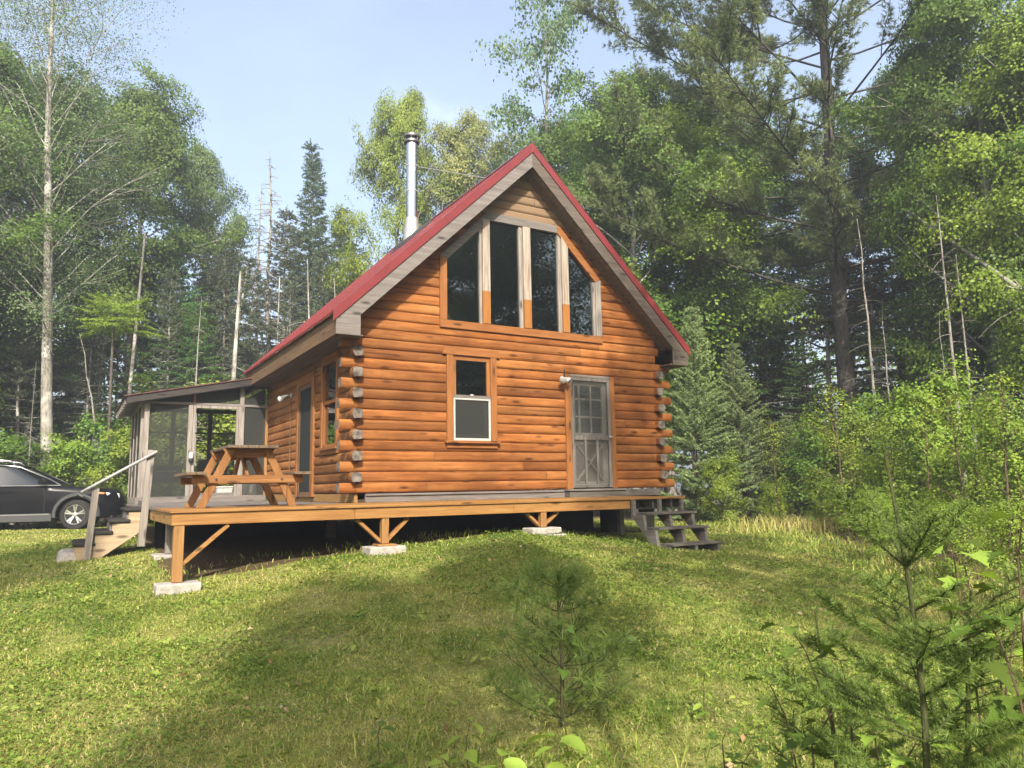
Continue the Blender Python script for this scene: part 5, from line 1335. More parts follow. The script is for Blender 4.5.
d = deciduous(6, 15, 0.50, 2.3, 9000, 0.095, 0.12, limbs=20, clump=0.24, up=(0.5, 1.6), sub=6, lw=0.95, leafup=0.3, branch_r=0.7); K['aspen'] = Proto('aspen_tree', d[0], d[1], BK['birch'], LM['aspen'], 15)
d = deciduous(7, 12, 0.16, 2.8, 90000, 0.078, 0.12, limbs=32, clump=0.31, **BIG); K['bright'] = Proto('maple_tree', d[0], d[1], BK['grey'], LM['bright'], 12)
d = spruce(11, 14, 2.1, 0.10, 58, 8, 0.36, 18, 0.090, 0.034, 0.13, droop=0.45, tip_up=0.35, ragged=0.55, twigstep=0.11, power=0.95, flatness=0.3); K['spruceA'] = Proto('spruce_tree', d[0], d[1], BK['dark'], LM['spruce'], 14)
d = spruce(12, 13, 2.0, 0.08, 48, 7, 0.34, 17, 0.090, 0.034, 0.10, droop=0.5, dead_below=0.45, ragged=0.7, twigstep=0.13, power=0.7, flatness=0.3); K['spruceB'] = Proto('spruce_tree', d[0], d[1], BK['grey'], LM['greyspruce'], 13)
d = spruce(13, 6, 1.55, 0.02, 34, 8, 0.24, 26, 0.052, 0.017, 0.06, droop=0.12, tip_up=0.35, ragged=0.3, twigstep=0.06, power=0.9); K['young'] = Proto('young_spruce', d[0], d[1], BK['dark'], LM['spruce_young'], 6)
d = spruce(14, 10, 2.4, 0.08, 40, 6, 0.36, 18, 0.07, 0.028, 0.10, droop=0.35, tip_up=-0.1, ragged=0.45, twigstep=0.10, power=0.7, flatness=0.8); K['hemlock'] = Proto('hemlock_tree', d[0], d[1], BK['dark'], LM['hemlock'], 10)
d = pine(21, 22, 5.8, 0.20, 0.25, lean=(-0.05, 0.0), nlimb=82); K['pine'] = Proto('white_pine', d[0], d[1], BK['pine'], LM['pine'], 22)
d = dead_tree(22, 13, 1.6, 0.11, n=170, thick=1.3); K['dead'] = Proto('dead_spruce', d, None, BK['pale'], None, 13)
d = dead_tree(23, 11, 1.3, 0.075, base=0.25, n=55, droop=0.7); K['deadB'] = Proto('dead_tree', d, None, BK['pale'], None, 11)
d = dead_tree(24, 10, 0.9, 0.06, base=0.3, n=34, droop=0.5, fine=2, thick=0.6); K['pole'] = Proto('birch_pole', d, None, BK['birch'], None, 10)
d = deciduous(8, 12, 0.62, 2.2, 46000, 0.10, 0.11, limbs=22, clump=0.42, up=(0.3, 1.2), sub=5); K['high'] = Proto('maple_tree', d[0], d[1], BK['grey'], LM['maple'], 12)
d = deciduous(31, 3.0, 0.02, 1.25, 9000, 0.068, 0.022, limbs=17, clump=0.18, up=(0.8, 1.8), sub=4, trunk_k=5); K['shrubA'] = Proto('green_shrub', d[0], d[1], BK['twig'], LM['lime'], 3.0, 'stem', 'foliage')
d = deciduous(32, 2.6, 0.02, 1.2, 9500, 0.058, 0.02, limbs=18, clump=0.17, up=(0.5, 1.6), sub=4, trunk_k=5, lw=0.6); K['shrubB'] = Proto('green_shrub', d[0], d[1], BK['twig'], LM['lime'], 2.6, 'stem', 'foliage')
d = deciduous(33, 3.0, 0.02, 1.3, 9000, 0.072, 0.022, limbs=17, clump=0.20, up=(0.5, 1.5), sub=4, trunk_k=5); K['shrubC'] = Proto('green_shrub', d[0], d[1], BK['twig'], LM['maple'], 3.0, 'stem', 'foliage')
d = deciduous(34, 4.5, 0.15, 0.55, 1500, 0.075, 0.022, limbs=22, clump=0.14, up=(0.8, 2.0), sub=2, trunk_k=5, lw=0.6); K['sapling'] = Proto('tall_sapling', d[0], d[1], BK['twig'], LM['lime'], 4.5, 'stem', 'foliage')
# ------------------------------------------------------------------ the trees that can be told apart, each where it stands
G1, G2, G3, G4 = 'trees of the left wood edge', 'trees behind the cabin', 'trees of the right wood edge', 'shrubs along the clearing'
# left
K['bigmaple'].aim(50, 25, -60, 'tall pale-barked maple with a thin twiggy crown standing behind the parked car', group=G1, rz=0.4, wide=0.95, tilt=(0, -R(3.5)))
K['mapleB'].aim(122, 31, 84, 'full round-crowned deciduous tree just right of the tall pale-barked maple', group=G1, rz=1.0, wide=0.85)
K['paleA'].aim(188, 36, 155, 'grey-green deciduous tree stepping down toward the dead spruce', group=G1, rz=2.0, wide=0.62)
K['paleA'].aim(20, 33, 75, 'leafy tree filling the space behind the tall pale-barked maple trunk', group=G1, rz=4.0, wide=1.1)
K['mapleA'].aim(-45, 28, 40, 'leafy tree cut by the left edge of the photo', group=G1, rz=2.6)
K['dead'].aim(268, 33, 150, 'bare grey dead spruce left of the dark pointed spruce', group=G1, rz=0.3)
K['dead'].aim(250, 36, 185, 'shorter bare dead spruce beside the porch roof line', group=G1, rz=2.3, wide=0.9)
K['deadB'].aim(194, 23, 296, 'pale thin dead trunk with drooping twigs rising behind the porch roof', group=G1, rz=0.8, wide=1.0)
K['deadB'].aim(27, 22.5, 360, 'thin straight pale dead stem left of the tall maple trunk', group=G1, rz=2.0, wide=0.6)
x, y = heading(112, 24); K['pole'].put(x, y, 5.4, 'pale leaning dead stem between the tall maple and the porch', 'tree', G1, rz=0.5, name='leaning_dead_tree', tilt=(0, R(-12)), wide=1.5)
for u, D, v, rz, l in ((215, 30, 225, 0.1, 'thin spruce with dead lower boughs left of the dead spruces'), (160, 27, 265, 1.2, 'ragged grey spruce above the left end of the porch roof'), (232, 34, 235, 2.2, 'slim spruce between the two dead spruces'),
                       (85, 28, 270, 3.0, 'dark spruce in the shade right of the tall maple trunk'), (15, 27, 250, 4.1, 'dark spruce in the shade left of the tall maple trunk'), (135, 33, 255, 5.0, 'deep shaded spruce behind the leaning dead stem'), (285, 31, 270, 5.6, 'low ragged spruce just above the cabin eave')):
    K['spruceB'].aim(u, D, v, l, group=G1, rz=rz)
K['hemlock'].aim(165, 30, 215, 'feathery hemlock under the round-crowned deciduous tree', group=G1, rz=0.9)
K['hemlock'].aim(60, 31, 235, 'dark feathery hemlock behind the tall maple trunk', group=G1, rz=2.9)
for u, D, v, rz, w_, l in ((278, 33, 205, 1.5, 1.2, 'grey-green spruce closing the gap left of the tall pointed spruce'), (320, 31, 245, 2.5, 1.3, 'low spruce just above the roof between the two dark spruces'), (248, 29, 255, 3.5, 1.2, 'bushy spruce above the right end of the porch roof'), (200, 31, 225, 4.5, 1.1, 'spruce behind the pale thin dead trunk')):
    K['spruceB'].aim(u, D, v, l, group=G1, rz=rz, wide=w_)
for u, D, v, rz, l in ((355, 33, 240, 0.4, 'feathery hemlock showing over the roof left of the chimney'), (190, 27, 300, 1.4, 'low hemlock behind the porch roof'), (5, 29, 200, 2.4, 'hemlock at the left edge behind the pale stem')):
    K['hemlock'].aim(u, D, v, l, group=G1, rz=rz)
# bright hemlock bough reaching out of the shade
bt = spruce(41, 1.2, 1.15, 0.35, 5, 7, 0.34, 18, 0.06, 0.022, 0.03, droop=0.15, tip_up=-0.1, ragged=0.3, twigstep=0.07, power=0.3, flatness=0.85)
x, y = heading(104, 23.5); zt = height_at(104, 302, 23.5)
tb = TB(); tb.tube(np.array([[0, 0, -0.3], [0.05, 0.02, 2.0], [0.0, 0.05, zt - gz1(x, y) - 0.9], [0.02, 0.05, zt - gz1(x, y) - 0.2]]), np.array([0.05, 0.045, 0.035, 0.02]), 6)
bough = thing('young_hemlock', 'thin young hemlock with one bright yellow-green sunlit top beside the tall maple trunk', 'tree', (x, y, gz1(x, y)), G1)
V_, F_ = tb.data(); mesh_np('stem', V_, F_, BK['dark'], bough, smooth=True)
o = mesh_np('crown', bt[1][0] + np.array([0, 0, zt - gz1(x, y) - 1.15]), bt[1][1], LM['hembright'], bough, tint=bt[1][2])
# behind the cabin
K['spruceA'].aim(301, 36, 140, 'tall dark pointed spruce standing clear against the sky left of the chimney', group=G2, rz=0.2, wide=1.1)
K['spruceA'].aim(338, 34, 205, 'shorter dark spruce right of the tall pointed spruce', group=G2, rz=2.0, wide=1.4)
K['bright'].aim(386, 30, 103, 'light green maple rising behind the chimney pipe', group=G2, rz=1.0, wide=0.5)
K['birch'].aim(466, 30, 124, 'olive-green birch between the chimney and the roof ridge', group=G2, rz=0.5, wide=0.66)
K['spruceA'].aim(506, 34, 138, 'slender fir top peeping over the roof just left of the ridge', group=G2, rz=3.0, wide=0.7)
# right
K['aspen'].aim(566, 27, -12, 'tall sparse aspen leaning over the roof ridge', group=G3, rz=0.5, tilt=(R(2), R(-6)), wide=0.7)
K['mapleA'].aim(636, 23.5, 86, 'broad sunlit maple just right of the roof ridge', group=G3, rz=0.3, wide=0.85)
K['mapleB'].aim(588, 28, 120, 'maple showing low behind the right roof slope', group=G3, rz=1.9, wide=0.9)
K['bright'].aim(672, 26, 84, 'lighter green maple with a narrow top between the broad maple and the white pine', group=G3, rz=2.7)
K['mapleB'].aim(716, 27.5, 110, 'dense maple above the two young spruces', group=G3, rz=3.5, wide=1.05)
K['mapleA'].aim(768, 28, 150, 'shaded maple left of the white pine trunk', group=G3, rz=5.0, wide=0.95)
K['pine'].aim(858, 24.5, -260, 'huge white pine with a thick dark trunk and soft level boughs', group=G3, rz=0.6, cat='pine')
K['mapleA'].aim(1010, 21, -60, 'tall maple overhanging the upper right corner', group=G3, rz=0.2, wide=0.75)
K['mapleB'].aim(930, 29, 60, 'leafy maple in the gap between the white pine and the corner maple', group=G3, rz=4.4, wide=0.8)
K['bright'].aim(1085, 20, -20, 'sunlit maple cut by the right edge of the photo', group=G3, rz=0.8, wide=0.8)
K['mapleB'].aim(1010, 24, 120, 'shaded maple behind the pale birch poles', group=G3, rz=2.2)
for u, D, v, rz, w, l in ((780, 26, 250, 0.0, 1.15, 'dark spreading hemlock between the dense maple and the pine trunk'), (812, 24, 330, 1.1, 1.0, 'low dark hemlock at the left foot of the white pine'), (905, 27, 215, 2.3, 1.0, 'shaded hemlock right of the white pine trunk'),
                          (955, 28, 240, 3.2, 1.0, 'shaded hemlock behind the pale leaning dead trunk')):
    K['hemlock'].aim(u, D, v, l, group=G3, rz=rz, wide=w)
for u, D, v, rz, l in ((835, 25, 120, 0.3, 'dark second trunk close beside the white pine'), (890, 25, 140, 1.6, 'thin spruce with bare boughs right of the white pine'), (940, 24.5, 160, 2.9, 'thin spruce with bare boughs near the right birch poles'), (985, 22, 150, 4.0, 'ragged spruce hung with dead twigs at the right')):
    K['spruceB'].aim(u, D, v, l, group=G3, rz=rz)
for u, D, v, rz, l in ((882, 20, 215, 0.2, 'pale slim birch pole nearest the white pine trunk'), (897, 20.5, 300, 2.0, 'short leaning birch pole beside the slim one'), (966, 17.5, 190, 1.0, 'thickest pale birch pole under the leaning dead trunk'), (955, 18, 310, 3.0, 'crooked short birch pole left of the thickest one'), (980, 18, 250, 4.2, 'grey birch pole right of the thickest one')):
    K['pole'].aim(u, D, v, l, group='birch poles in the right wood', rz=rz, wide=1.1)
# dead trunk caught in the trees, slanting across
a0 = CAM['c'] + ray(1050, 318).normalized() * 18.5; a1 = CAM['c'] + ray(903, 208).normalized() * 21.5
lt = thing('leaning_dead_tree', 'pale dead trunk slanting through the right wood, caught in the branches', 'tree', (a0.x, a0.y, a0.z), G3)
tb = TB(); q = np.linspace(0, 1, 8)[:, None]; A0 = np.zeros(3); A1 = np.array(a1 - a0)
low = -A1 / np.linalg.norm(A1) * ((a0.z + 1.1) / (A1[2] / np.linalg.norm(A1)))
LP = low * (1 - q) + A1 * q; LP[:, 2] += 0.15 * np.sin(q[:, 0] * 3.1)
tb.tube(LP, np.linspace(0.085, 0.028, 8), 8)
rg_ = np.random.default_rng(5)
for i in range(22):
    f = rg_.uniform(0.35, 1.0); p = low * (1 - f) + A1 * f; tb.tube(curve(p, np.array([rg_.normal(0, 1), rg_.normal(0, 1), -0.5]), rg_.uniform(0.4, 1.4), 5, rg_, lift=-0.6), np.linspace(0.014, 0.003, 5), 4)
V_, F_ = tb.data(); mesh_np('trunk', V_, F_, BK['pale'], lt, smooth=True)
# young spruces by the cabin's right corner
K['young'].aim(697, 21.5, 306, 'tallest young spruce, close beside the right corner of the cabin', group='young spruces beside the cabin', rz=0.3, wide=1.05, cat='spruce')
K['young'].aim(744, 22.5, 342, 'shorter young spruce right of the tallest one', group='young spruces beside the cabin', rz=2.1, wide=1.2, cat='spruce')
K['young'].aim(792, 22, 415, 'low bushy young spruce behind the bright shrubs', group='young spruces beside the cabin', rz=4.1, wide=1.5, cat='spruce')
# shrubs
SH = [('shrubA', 722, 19.5, 480, 'low leafy shrub at the foot of the tallest young spruce', 1.3), ('shrubB', 772, 19.0, 474, 'small-leaved shrub left of the yellow grass tuft', 1.25), ('shrubA', 818, 18.5, 456, 'bright shrub behind the yellow grass tuft', 1.2),
      ('shrubB', 852, 17.5, 436, 'bright bushy shrub in front of the white pine trunk', 1.2), ('shrubA', 893, 16.5, 452, 'rounded yellow-green shrub below the slim birch poles', 1.2), ('shrubA', 932, 15.5, 408, 'tall yellow-green shrub under the thickest birch pole', 1.1),
      ('shrubB', 976, 14.5, 445, 'dense small-leaved shrub right of the tall yellow-green one', 1.2), ('shrubA', 1022, 13.5, 398, 'bright shrub at the right edge of the photo', 1.1), ('shrubC', 838, 20.5, 412, 'darker shrub in the shade at the foot of the pine', 1.3),
      ('shrubC', 905, 19.5, 418, 'dark green shrub behind the rounded yellow-green one', 1.4), ('shrubC', 990, 18.5, 405, 'dark green shrub behind the dense small-leaved one', 1.4), ('shrubB', 870, 12.8, 500, 'low bright shrub where the lawn meets the right thicket', 1.3), ('shrubA', 945, 10.8, 505, 'low broad-leaved shrub in front of the right thicket', 1.3), ('shrubB', 1010, 9.2, 515, 'low shrub at the right lawn edge nearest the fir', 1.3),
      ('shrubA', 72, 23.5, 448, 'bright shrub behind the bonnet of the parked car', 1.2), ('shrubC', 103, 24.0, 415, 'taller bright shrub between the car and the porch', 1.0), ('shrubA', 130, 22.5, 432, 'bright shrub touching the left side of the porch', 0.9), ('shrubC', 20, 24, 445, 'darker shrub behind the roof of the parked car', 1.3), ('shrubC', -15, 23.5, 440, 'dark shrub at the left edge behind the car', 1.3),
      ('shrubA', 165, 25.5, 425, 'bright shrub seen through the left porch screen', 1.2), ('shrubB', 205, 26, 395, 'bright shrub seen through the porch doorway', 1.2), ('shrubA', 238, 25, 400, 'sunlit shrub behind the right half of the porch', 1.2)]
for i, (k, u, D, v, l, w) in enumerate(SH): K[k].aim(u, D, v + (0 if u < 700 or v > 490 else (-18, 14, 24, -6, 10)[i % 5]), l, cat='shrub', group=G4, rz=i * 1.3, wide=w * (1.0 if u < 700 else 0.82))
for u, D, v, l in ((845, 15.8, 385, 'tall thin sapling with scattered bright leaves before the pine trunk'), (1003, 12.5, 372, 'tall thin sapling at the right with a bright leafy tip'), (928, 14.2, 398, 'thin sapling among the yellow-green shrubs'), (778, 17.5, 420, 'thin sapling beside the shorter young spruces'), (965, 12.8, 392, 'thin sapling in front of the birch poles'), (893, 15.0, 418, 'thin sapling right of the pine trunk')):
    K['sapling'].aim(u, D, v, l, cat='sapling', group='saplings in the right thicket', rz=u * 0.1)
for i, (k, u, D, v) in enumerate((('mapleA', 1150, 24, -60), ('mapleB', 1240, 22, -40), ('bright', 1130, 21, 60), ('paleA', -120, 27, 60), ('mapleB', -190, 24, 20))):
    K[k].aim(u, D, v, ('maple standing beyond the right edge of the view', 'second maple farther beyond the right edge', 'bright maple behind the thicket beyond the right edge', 'pale tree beyond the left edge of the view', 'maple farther beyond the left edge')[i], group='trees just outside the view', rz=i * 1.1)

# trees standing behind the camera: they throw the shade that lies on the lawn
SUN_EL, SUN_AZ = 38.4, 23.2          # elevation; the light travels 23 degrees right of +y
sv = np.array([-math.sin(R(SUN_AZ)) * math.cos(R(SUN_EL)), -math.cos(R(SUN_AZ)) * math.cos(R(SUN_EL)), math.sin(R(SUN_EL))])
def shade(k, gx_, gy_, t, H, l, wide=1.0, rz=0.0, f=0.6):
    c = np.array([gx_, gy_, gz1(gx_, gy_)]) + sv * t     # crown centre on the way to the sun
    K[k].put(c[0], c[1], (c[2] - gz1(c[0], c[1])) / f, l, group='trees behind the viewpoint', rz=rz, wide=wide)
SHADE_TREES = [('high', -1.5, -5.4, 11.5, 'high-crowned maple behind the viewpoint shading the middle of the lawn', 0.72, 0.4), ('high', 0.3, -4.6, 12.5, 'high-crowned maple behind the viewpoint shading the crest of the lawn', 0.5, 1.4), ('aspen', 4.1, -4.2, 15.5, 'thin aspen behind the viewpoint shading the right lawn', 0.7, 2.4),
               ('high', -4.6, 0.6, 17.0, 'high-crowned maple behind the viewpoint shading the far left lawn', 0.5, 0.0), ('aspen', 5.6, -0.2, 21.0, 'tall thin aspen behind the viewpoint dappling the wall by the door', 0.85, 4.0)]
for (k, a, b_, t, l, w, rz) in SHADE_TREES: shade(k, a, b_, t, 0, l, w, rz, 0.8 if k == 'high' else 0.74)

for i, (a, b_, H_, k) in enumerate(((13, -19, 17, 'mapleA'), (17, -24, 19, 'mapleB'), (9, -25, 18, 'paleA'), (20, -15, 17, 'mapleB'), (5, -29, 19, 'mapleA'), (14, -29, 20, 'mapleA'))):
    K[k].put(a, b_, H_, 'tall leafy tree of the wood across the clearing from the cabin', group='tall trees across the clearing', rz=i * 1.1, wide=1.1)
# ------------------------------------------------------------------ the wood beyond, one mass
rg_ = np.random.default_rng(77)
n_c = 3600
az = rg_.uniform(0, 2 * np.pi, n_c); front_ = np.abs((az - CAM['yaw'] + np.pi) % (2 * np.pi) - np.pi) < R(62)
D = np.where(front_, rg_.uniform(36, 58, n_c), rg_.uniform(27, 44, n_c))
x = CAM['c'].x + D * np.sin(az); y = CAM['c'].y + D * np.cos(az)
hmax = np.where(front_, 8.5, 12.0) + 2.0 * vnoise(np.degrees(az) + 400, D * 0 + 3, 0.11, 21)
C = np.stack([x, y, -1.0 + hmax * rg_.random(n_c) ** 1.1], 1)
# openings to the sky are left between the crowns behind the cabin
m_ = 34; idx = np.repeat(np.arange(n_c), m_); off = rg_.normal(0, 1, (len(idx), 3)) * np.array([0.9, 0.9, 0.5])
V1, F1 = leaf_quads(C[idx] + off, 0.30, 0.2, rg_, 0.5, 0.2)
mesh_w = mesh_np('distant_woods', V1, F1, LM['maple'], tint=np.clip(rg_.random(n_c)[idx] * 0.6 + rg_.random(len(idx)) * 0.4, 0, 1))
tag(mesh_w, 'dark mass of the wood closing the view beyond the nearer trees', 'woods', kind='stuff')
tb = TB()
for i in range(420):
    a = rg_.uniform(-R(60), R(60)) + CAM['yaw']; D_ = rg_.uniform(27, 55); px, py = CAM['c'].x + D_ * math.sin(a), CAM['c'].y + D_ * math.cos(a)
    if -1 < px < 9 and py < 14: continue
    h = rg_.uniform(5, 11); ln_ = rg_.normal(0, 0.05, 2)
    tb.tube(np.array([[px, py, -1.4], [px + ln_[0] * h * .5, py + ln_[1] * h * .5, h * 0.5 - 1], [px + ln_[0] * h, py + ln_[1] * h, h - 1]]), np.array([0.10, 0.07, 0.03]) * rg_.uniform(0.5, 1.5), 5)
    for _ in range(5):
        z_ = rg_.uniform(0.15, 0.8) * h; b_ = rg_.uniform(0, 6.28)
        tb.tube(curve([px + ln_[0] * z_, py + ln_[1] * z_, z_ - 1], [math.cos(b_), math.sin(b_), 0.1], rg_.uniform(0.6, 1.8), 4, rg_, lift=-0.4), np.linspace(0.018, 0.006, 4), 3)
V_, F_ = tb.data(); wt = mesh_np('distant_woods_trunks', V_, F_, BK['grey'])
tag(wt, 'many thin grey trunks standing in the shade of the far wood', 'woods', kind='stuff')
# undergrowth on the forest floor
n_c = 1100; a = CAM['yaw'] + rg_.uniform(-R(45), R(50), n_c); D = rg_.uniform(17, 40, n_c)
x = CAM['c'].x + D * np.sin(a); y = CAM['c'].y + D * np.cos(a); lw = in_lawn(x, y); ok = lw < -0.6
C = np.stack([x, y, gz(x, y) + 0.25], 1)[ok]; idx = np.repeat(np.arange(len(C)), 26)
off = rg_.normal(0, 1, (len(idx), 3)) * np.array([0.5, 0.5, 0.22])
V1, F1 = leaf_quads(C[idx] + off, 0.12, 0.08, rg_, 0.6, 0.2)
ug = mesh_np('forest_undergrowth', V1, F1, LM['maple'], tint=rg_.random(len(F1)))
tag(ug, 'low leafy undergrowth covering the forest floor', 'undergrowth', kind='stuff')
BK['green'] = bark_mat('green_twig', (0.040, 0.050, 0.020), (0.085, 0.092, 0.038), 10)
# ------------------------------------------------------------------ plants close to the viewpoint
def near(u, v, D):
    d_ = ray(u, v); h = math.hypot(d_.x, d_.y); return np.array(CAM['c'] + d_ * (D / h))
def ground_pt(u, D):
    x, y = heading(u, D); return np.array([x, y, gz1(x, y)])
rg = np.random.default_rng(51)
# young balsam fir, 2.4 m away
def fir(label, stem, whorls, seed, name='young_fir', leader=0.25):
    rg = np.random.default_rng(seed)
    root = thing(name, label, 'fir', tuple(stem[0]), 'young firs near the viewpoint'); o0 = np.array(stem[0])
    tb = TB(); S = np.array(stem) - o0; k = len(S)
    tb.tube(S, np.linspace(0.011, 0.003, k), 7)
    O, Dv, L = [], [], []
    dist = np.r_[0, np.cumsum(np.linalg.norm(np.diff(S, axis=0), axis=1))]
    def sat(t):
        return np.array([np.interp(t, dist, S[:, i]) for i in range(3)])
    tot = dist[-1]
    def along(B, dens, start=0.0):
        seg = np.linalg.norm(np.diff(B, axis=0), axis=1); n = max(2, int(seg.sum() * dens))
        for s_ in range(n):
            f = start + (1 - start) * (s_ + rg.random()) / n; q = f * (len(B) - 1); a = min(int(q), len(B) - 2)
            O.append(B[a] * (1 - (q - a)) + B[a + 1] * (q - a)); Dv.append(unit(B[a + 1] - B[a])); L.append(0.02)
    for (t, n_b, ln, el) in whorls:
        p = sat(t * tot)
        for j in range(n_b):
            az = j * 2 * math.pi / n_b + rg.uniform(0, 1.0) + t * 9
            B = curve(p, [math.cos(az), math.sin(az), el], ln * rg.uniform(0.75, 1.15), 8, rg, lift=0.35, wander=0.05)
            tb.tube(B, np.linspace(0.0042, 0.0016, 8), 5); along(B, 130)
            for q in range(2, 7):
                dd = unit(B[q + 1] - B[q]); sd = unit(np.cross(dd, [0, 0, 1.0]))
                for sg in (-1, 1):
                    if rg.random() < 0.15: continue
                    sl = ln * 0.42 * (1 - q / 9.5) * rg.uniform(0.7, 1.2)
                    B2 = curve(B[q], dd * 0.75 + sd * sg * 0.75, sl, 5, rg, lift=0.1, wander=0.04)
                    tb.tube(B2, np.linspace(0.0023, 0.0011, 5), 4); along(B2, 130)
                    for q2 in (1, 2, 3):
                        if sl < 0.10 or rg.random() < 0.35: continue
                        B3 = curve(B2[q2], unit(B2[q2 + 1] - B2[q2]) * 0.8 + sd * sg * rg.choice([-0.4, 0.7]), sl * 0.45, 4, rg, wander=0.03)
                        tb.tube(B3, np.linspace(0.0016, 0.0009, 4), 3); along(B3, 130)
    along(np.array([sat(tot * f) for f in np.linspace(0.3, 1, 8)]), 60)
    O, Dv, L = np.array(O), np.array(Dv), np.array(L)
    V, F = needle_tris(O, Dv, L, 8, 0.024, 0.0026, rg, spread=1.0, fwd=0.55, flatness=0.45)
    Vt, Ft = tb.data(); mesh_np('stem', Vt, Ft, BK['green'], root, smooth=True)
    mesh_np('needles', V, F, LM['fir'], root, tint=np.clip(np.repeat(rg.random(len(O)), 8) * 0.7 + rg.random(len(F)) * 0.3, 0, 1))
    return root
D0 = 2.35
b0 = ground_pt(932, D0)
fir('slender young fir with a long bare leader closest to the viewpoint', [b0] + [near(u, v, D0) for u, v in ((928, 800), (925, 720), (917, 640), (907, 570), (896, 510), (888, 470), (883, 445))],
    [(0.30, 5, 0.46, 0.30), (0.42, 5, 0.44, 0.35), (0.53, 5, 0.42, 0.30), (0.60, 4, 0.25, 0.4), (0.655, 5, 0.36, 0.45), (0.73, 3, 0.16, 0.5), (0.80, 5, 0.27, 0.75)], 61)
b0 = ground_pt(972, 2.7)
fir('smaller young fir close behind the slender one at the lower right', [b0] + [near(u, v, 2.7) for u, v in ((970, 800), (968, 740), (968, 680), (969, 625), (971, 590))], [(0.35, 5, 0.34, 0.3), (0.5, 5, 0.32, 0.35), (0.64, 5, 0.28, 0.4), (0.80, 5, 0.2, 0.5)], 62)
b0 = ground_pt(838, 3.1)
fir('low wispy young fir left of the slender one', [b0] + [near(u, v, 3.1) for u, v in ((838, 780), (832, 720), (822, 660), (815, 610))], [(0.35, 5, 0.34, 0.3), (0.52, 5, 0.34, 0.3), (0.68, 5, 0.26, 0.4), (0.86, 4, 0.14, 0.5)], 63)

# seedling white pine in the middle of the lawn
pr_ = ground_pt(556, 4.7); rg = np.random.default_rng(71)
root = thing('pine_seedling', 'bushy little white pine seedling with long soft needles in the middle of the lawn', 'pine seedling', tuple(pr_))
tb = TB(); H = 0.90
tb.tube(np.array([[0, 0, -0.1], [0.01, 0, 0.4], [0, 0.01, 0.75], [-0.005, 0.0, H]]), np.array([0.014, 0.011, 0.007, 0.004]), 6)
O, Dv = [], []
for h, n_b, ln in ((0.06, 6, 0.56), (0.20, 6, 0.60), (0.36, 6, 0.52), (0.52, 5, 0.44), (0.68, 5, 0.34), (0.82, 4, 0.2)):
    for j in range(n_b):
        az = j * 6.283 / n_b + rg.uniform(-0.2, 1.2) + h * 7
        B = curve([0, 0, h], [math.cos(az), math.sin(az), 0.28], ln * rg.uniform(0.45, 1.25), 7, rg, lift=0.45, wander=0.12); tb.tube(B, np.linspace(0.0035, 0.0014, 7), 5)
        for q in (3, 4, 5, 6, 6):
            O.append(B[q] + rg.normal(0, 0.008, 3)); Dv.append(unit(unit(B[q] - B[q - 1]) + rg.normal(0, 0.2, 3)))
        for q in (2, 3, 4):
            dd = unit(B[q + 1] - B[q]); sd = np.cross(dd, [0, 0, 1.0]) * rg.choice([-1, 1])
            B2 = curve(B[q], dd + sd * 0.8, ln * 0.4, 4, rg, lift=0.4); tb.tube(B2, np.linspace(0.0022, 0.001, 4), 4)
            for p in (2, 3):
                O.append(B2[p] + rg.normal(0, 0.006, 3)); Dv.append(unit(unit(B2[p] - B2[p - 1]) + rg.normal(0, 0.2, 3)))
for z_ in np.linspace(0.74, H, 9):
    for _ in range(2): O.append(np.array([0, 0, z_])); Dv.append(unit(np.array([0, 0, 1.0]) + rg.normal(0, 0.25, 3)))
O, Dv = np.array(O), np.array(Dv); nn = 15
nn = 20
V, F = needle_tris(O, Dv, np.full(len(O), 0.02), nn, 0.095, 0.0042, rg, spread=0.9, fwd=0.75)
Vt, Ft = tb.data(); mesh_np('stem', Vt, Ft, BK['green'], root, smooth=True)
mesh_np('needles', V, F, LM['softpine'], root, tint=np.clip(np.repeat(rg.random(len(O)), nn) * 0.7 + rg.random(len(F)) * 0.3, 0, 1))

# broad leaves
MAPLE = np.array([(0, 0), (0.10, 0.02), (0.34, -0.06), (0.30, 0.10), (0.50, 0.30), (0.36, 0.36), (0.22, 0.40), (0.26, 0.62), (0.14, 0.66), (0.0, 1.0)])
MAPLE = np.concatenate([MAPLE, (MAPLE[1:-1] * np.array([-1, 1]))[::-1]])
OVAL = np.array([(0, 0), (0.16, 0.12), (0.27, 0.34), (0.28, 0.55), (0.18, 0.80), (0, 1.0), (-0.18, 0.80), (-0.28, 0.55), (-0.27, 0.34), (-0.16, 0.12)])
def broad_leaf(outline, p, d_, nrm, size, rg):
    d_ = unit(np.array(d_)); s_ = unit(np.cross(nrm, d_)); n_ = np.cross(d_, s_)
    out = []
    for (a, b_) in outline: out.append(p + s_ * a * size + d_ * b_ * size + n_ * (abs(a) * 0.28 - 0.22 * b_ * b_) * size)
    ctr = p + d_ * 0.42 * size - n_ * 0.05 * size
    return np.array([ctr] + out)
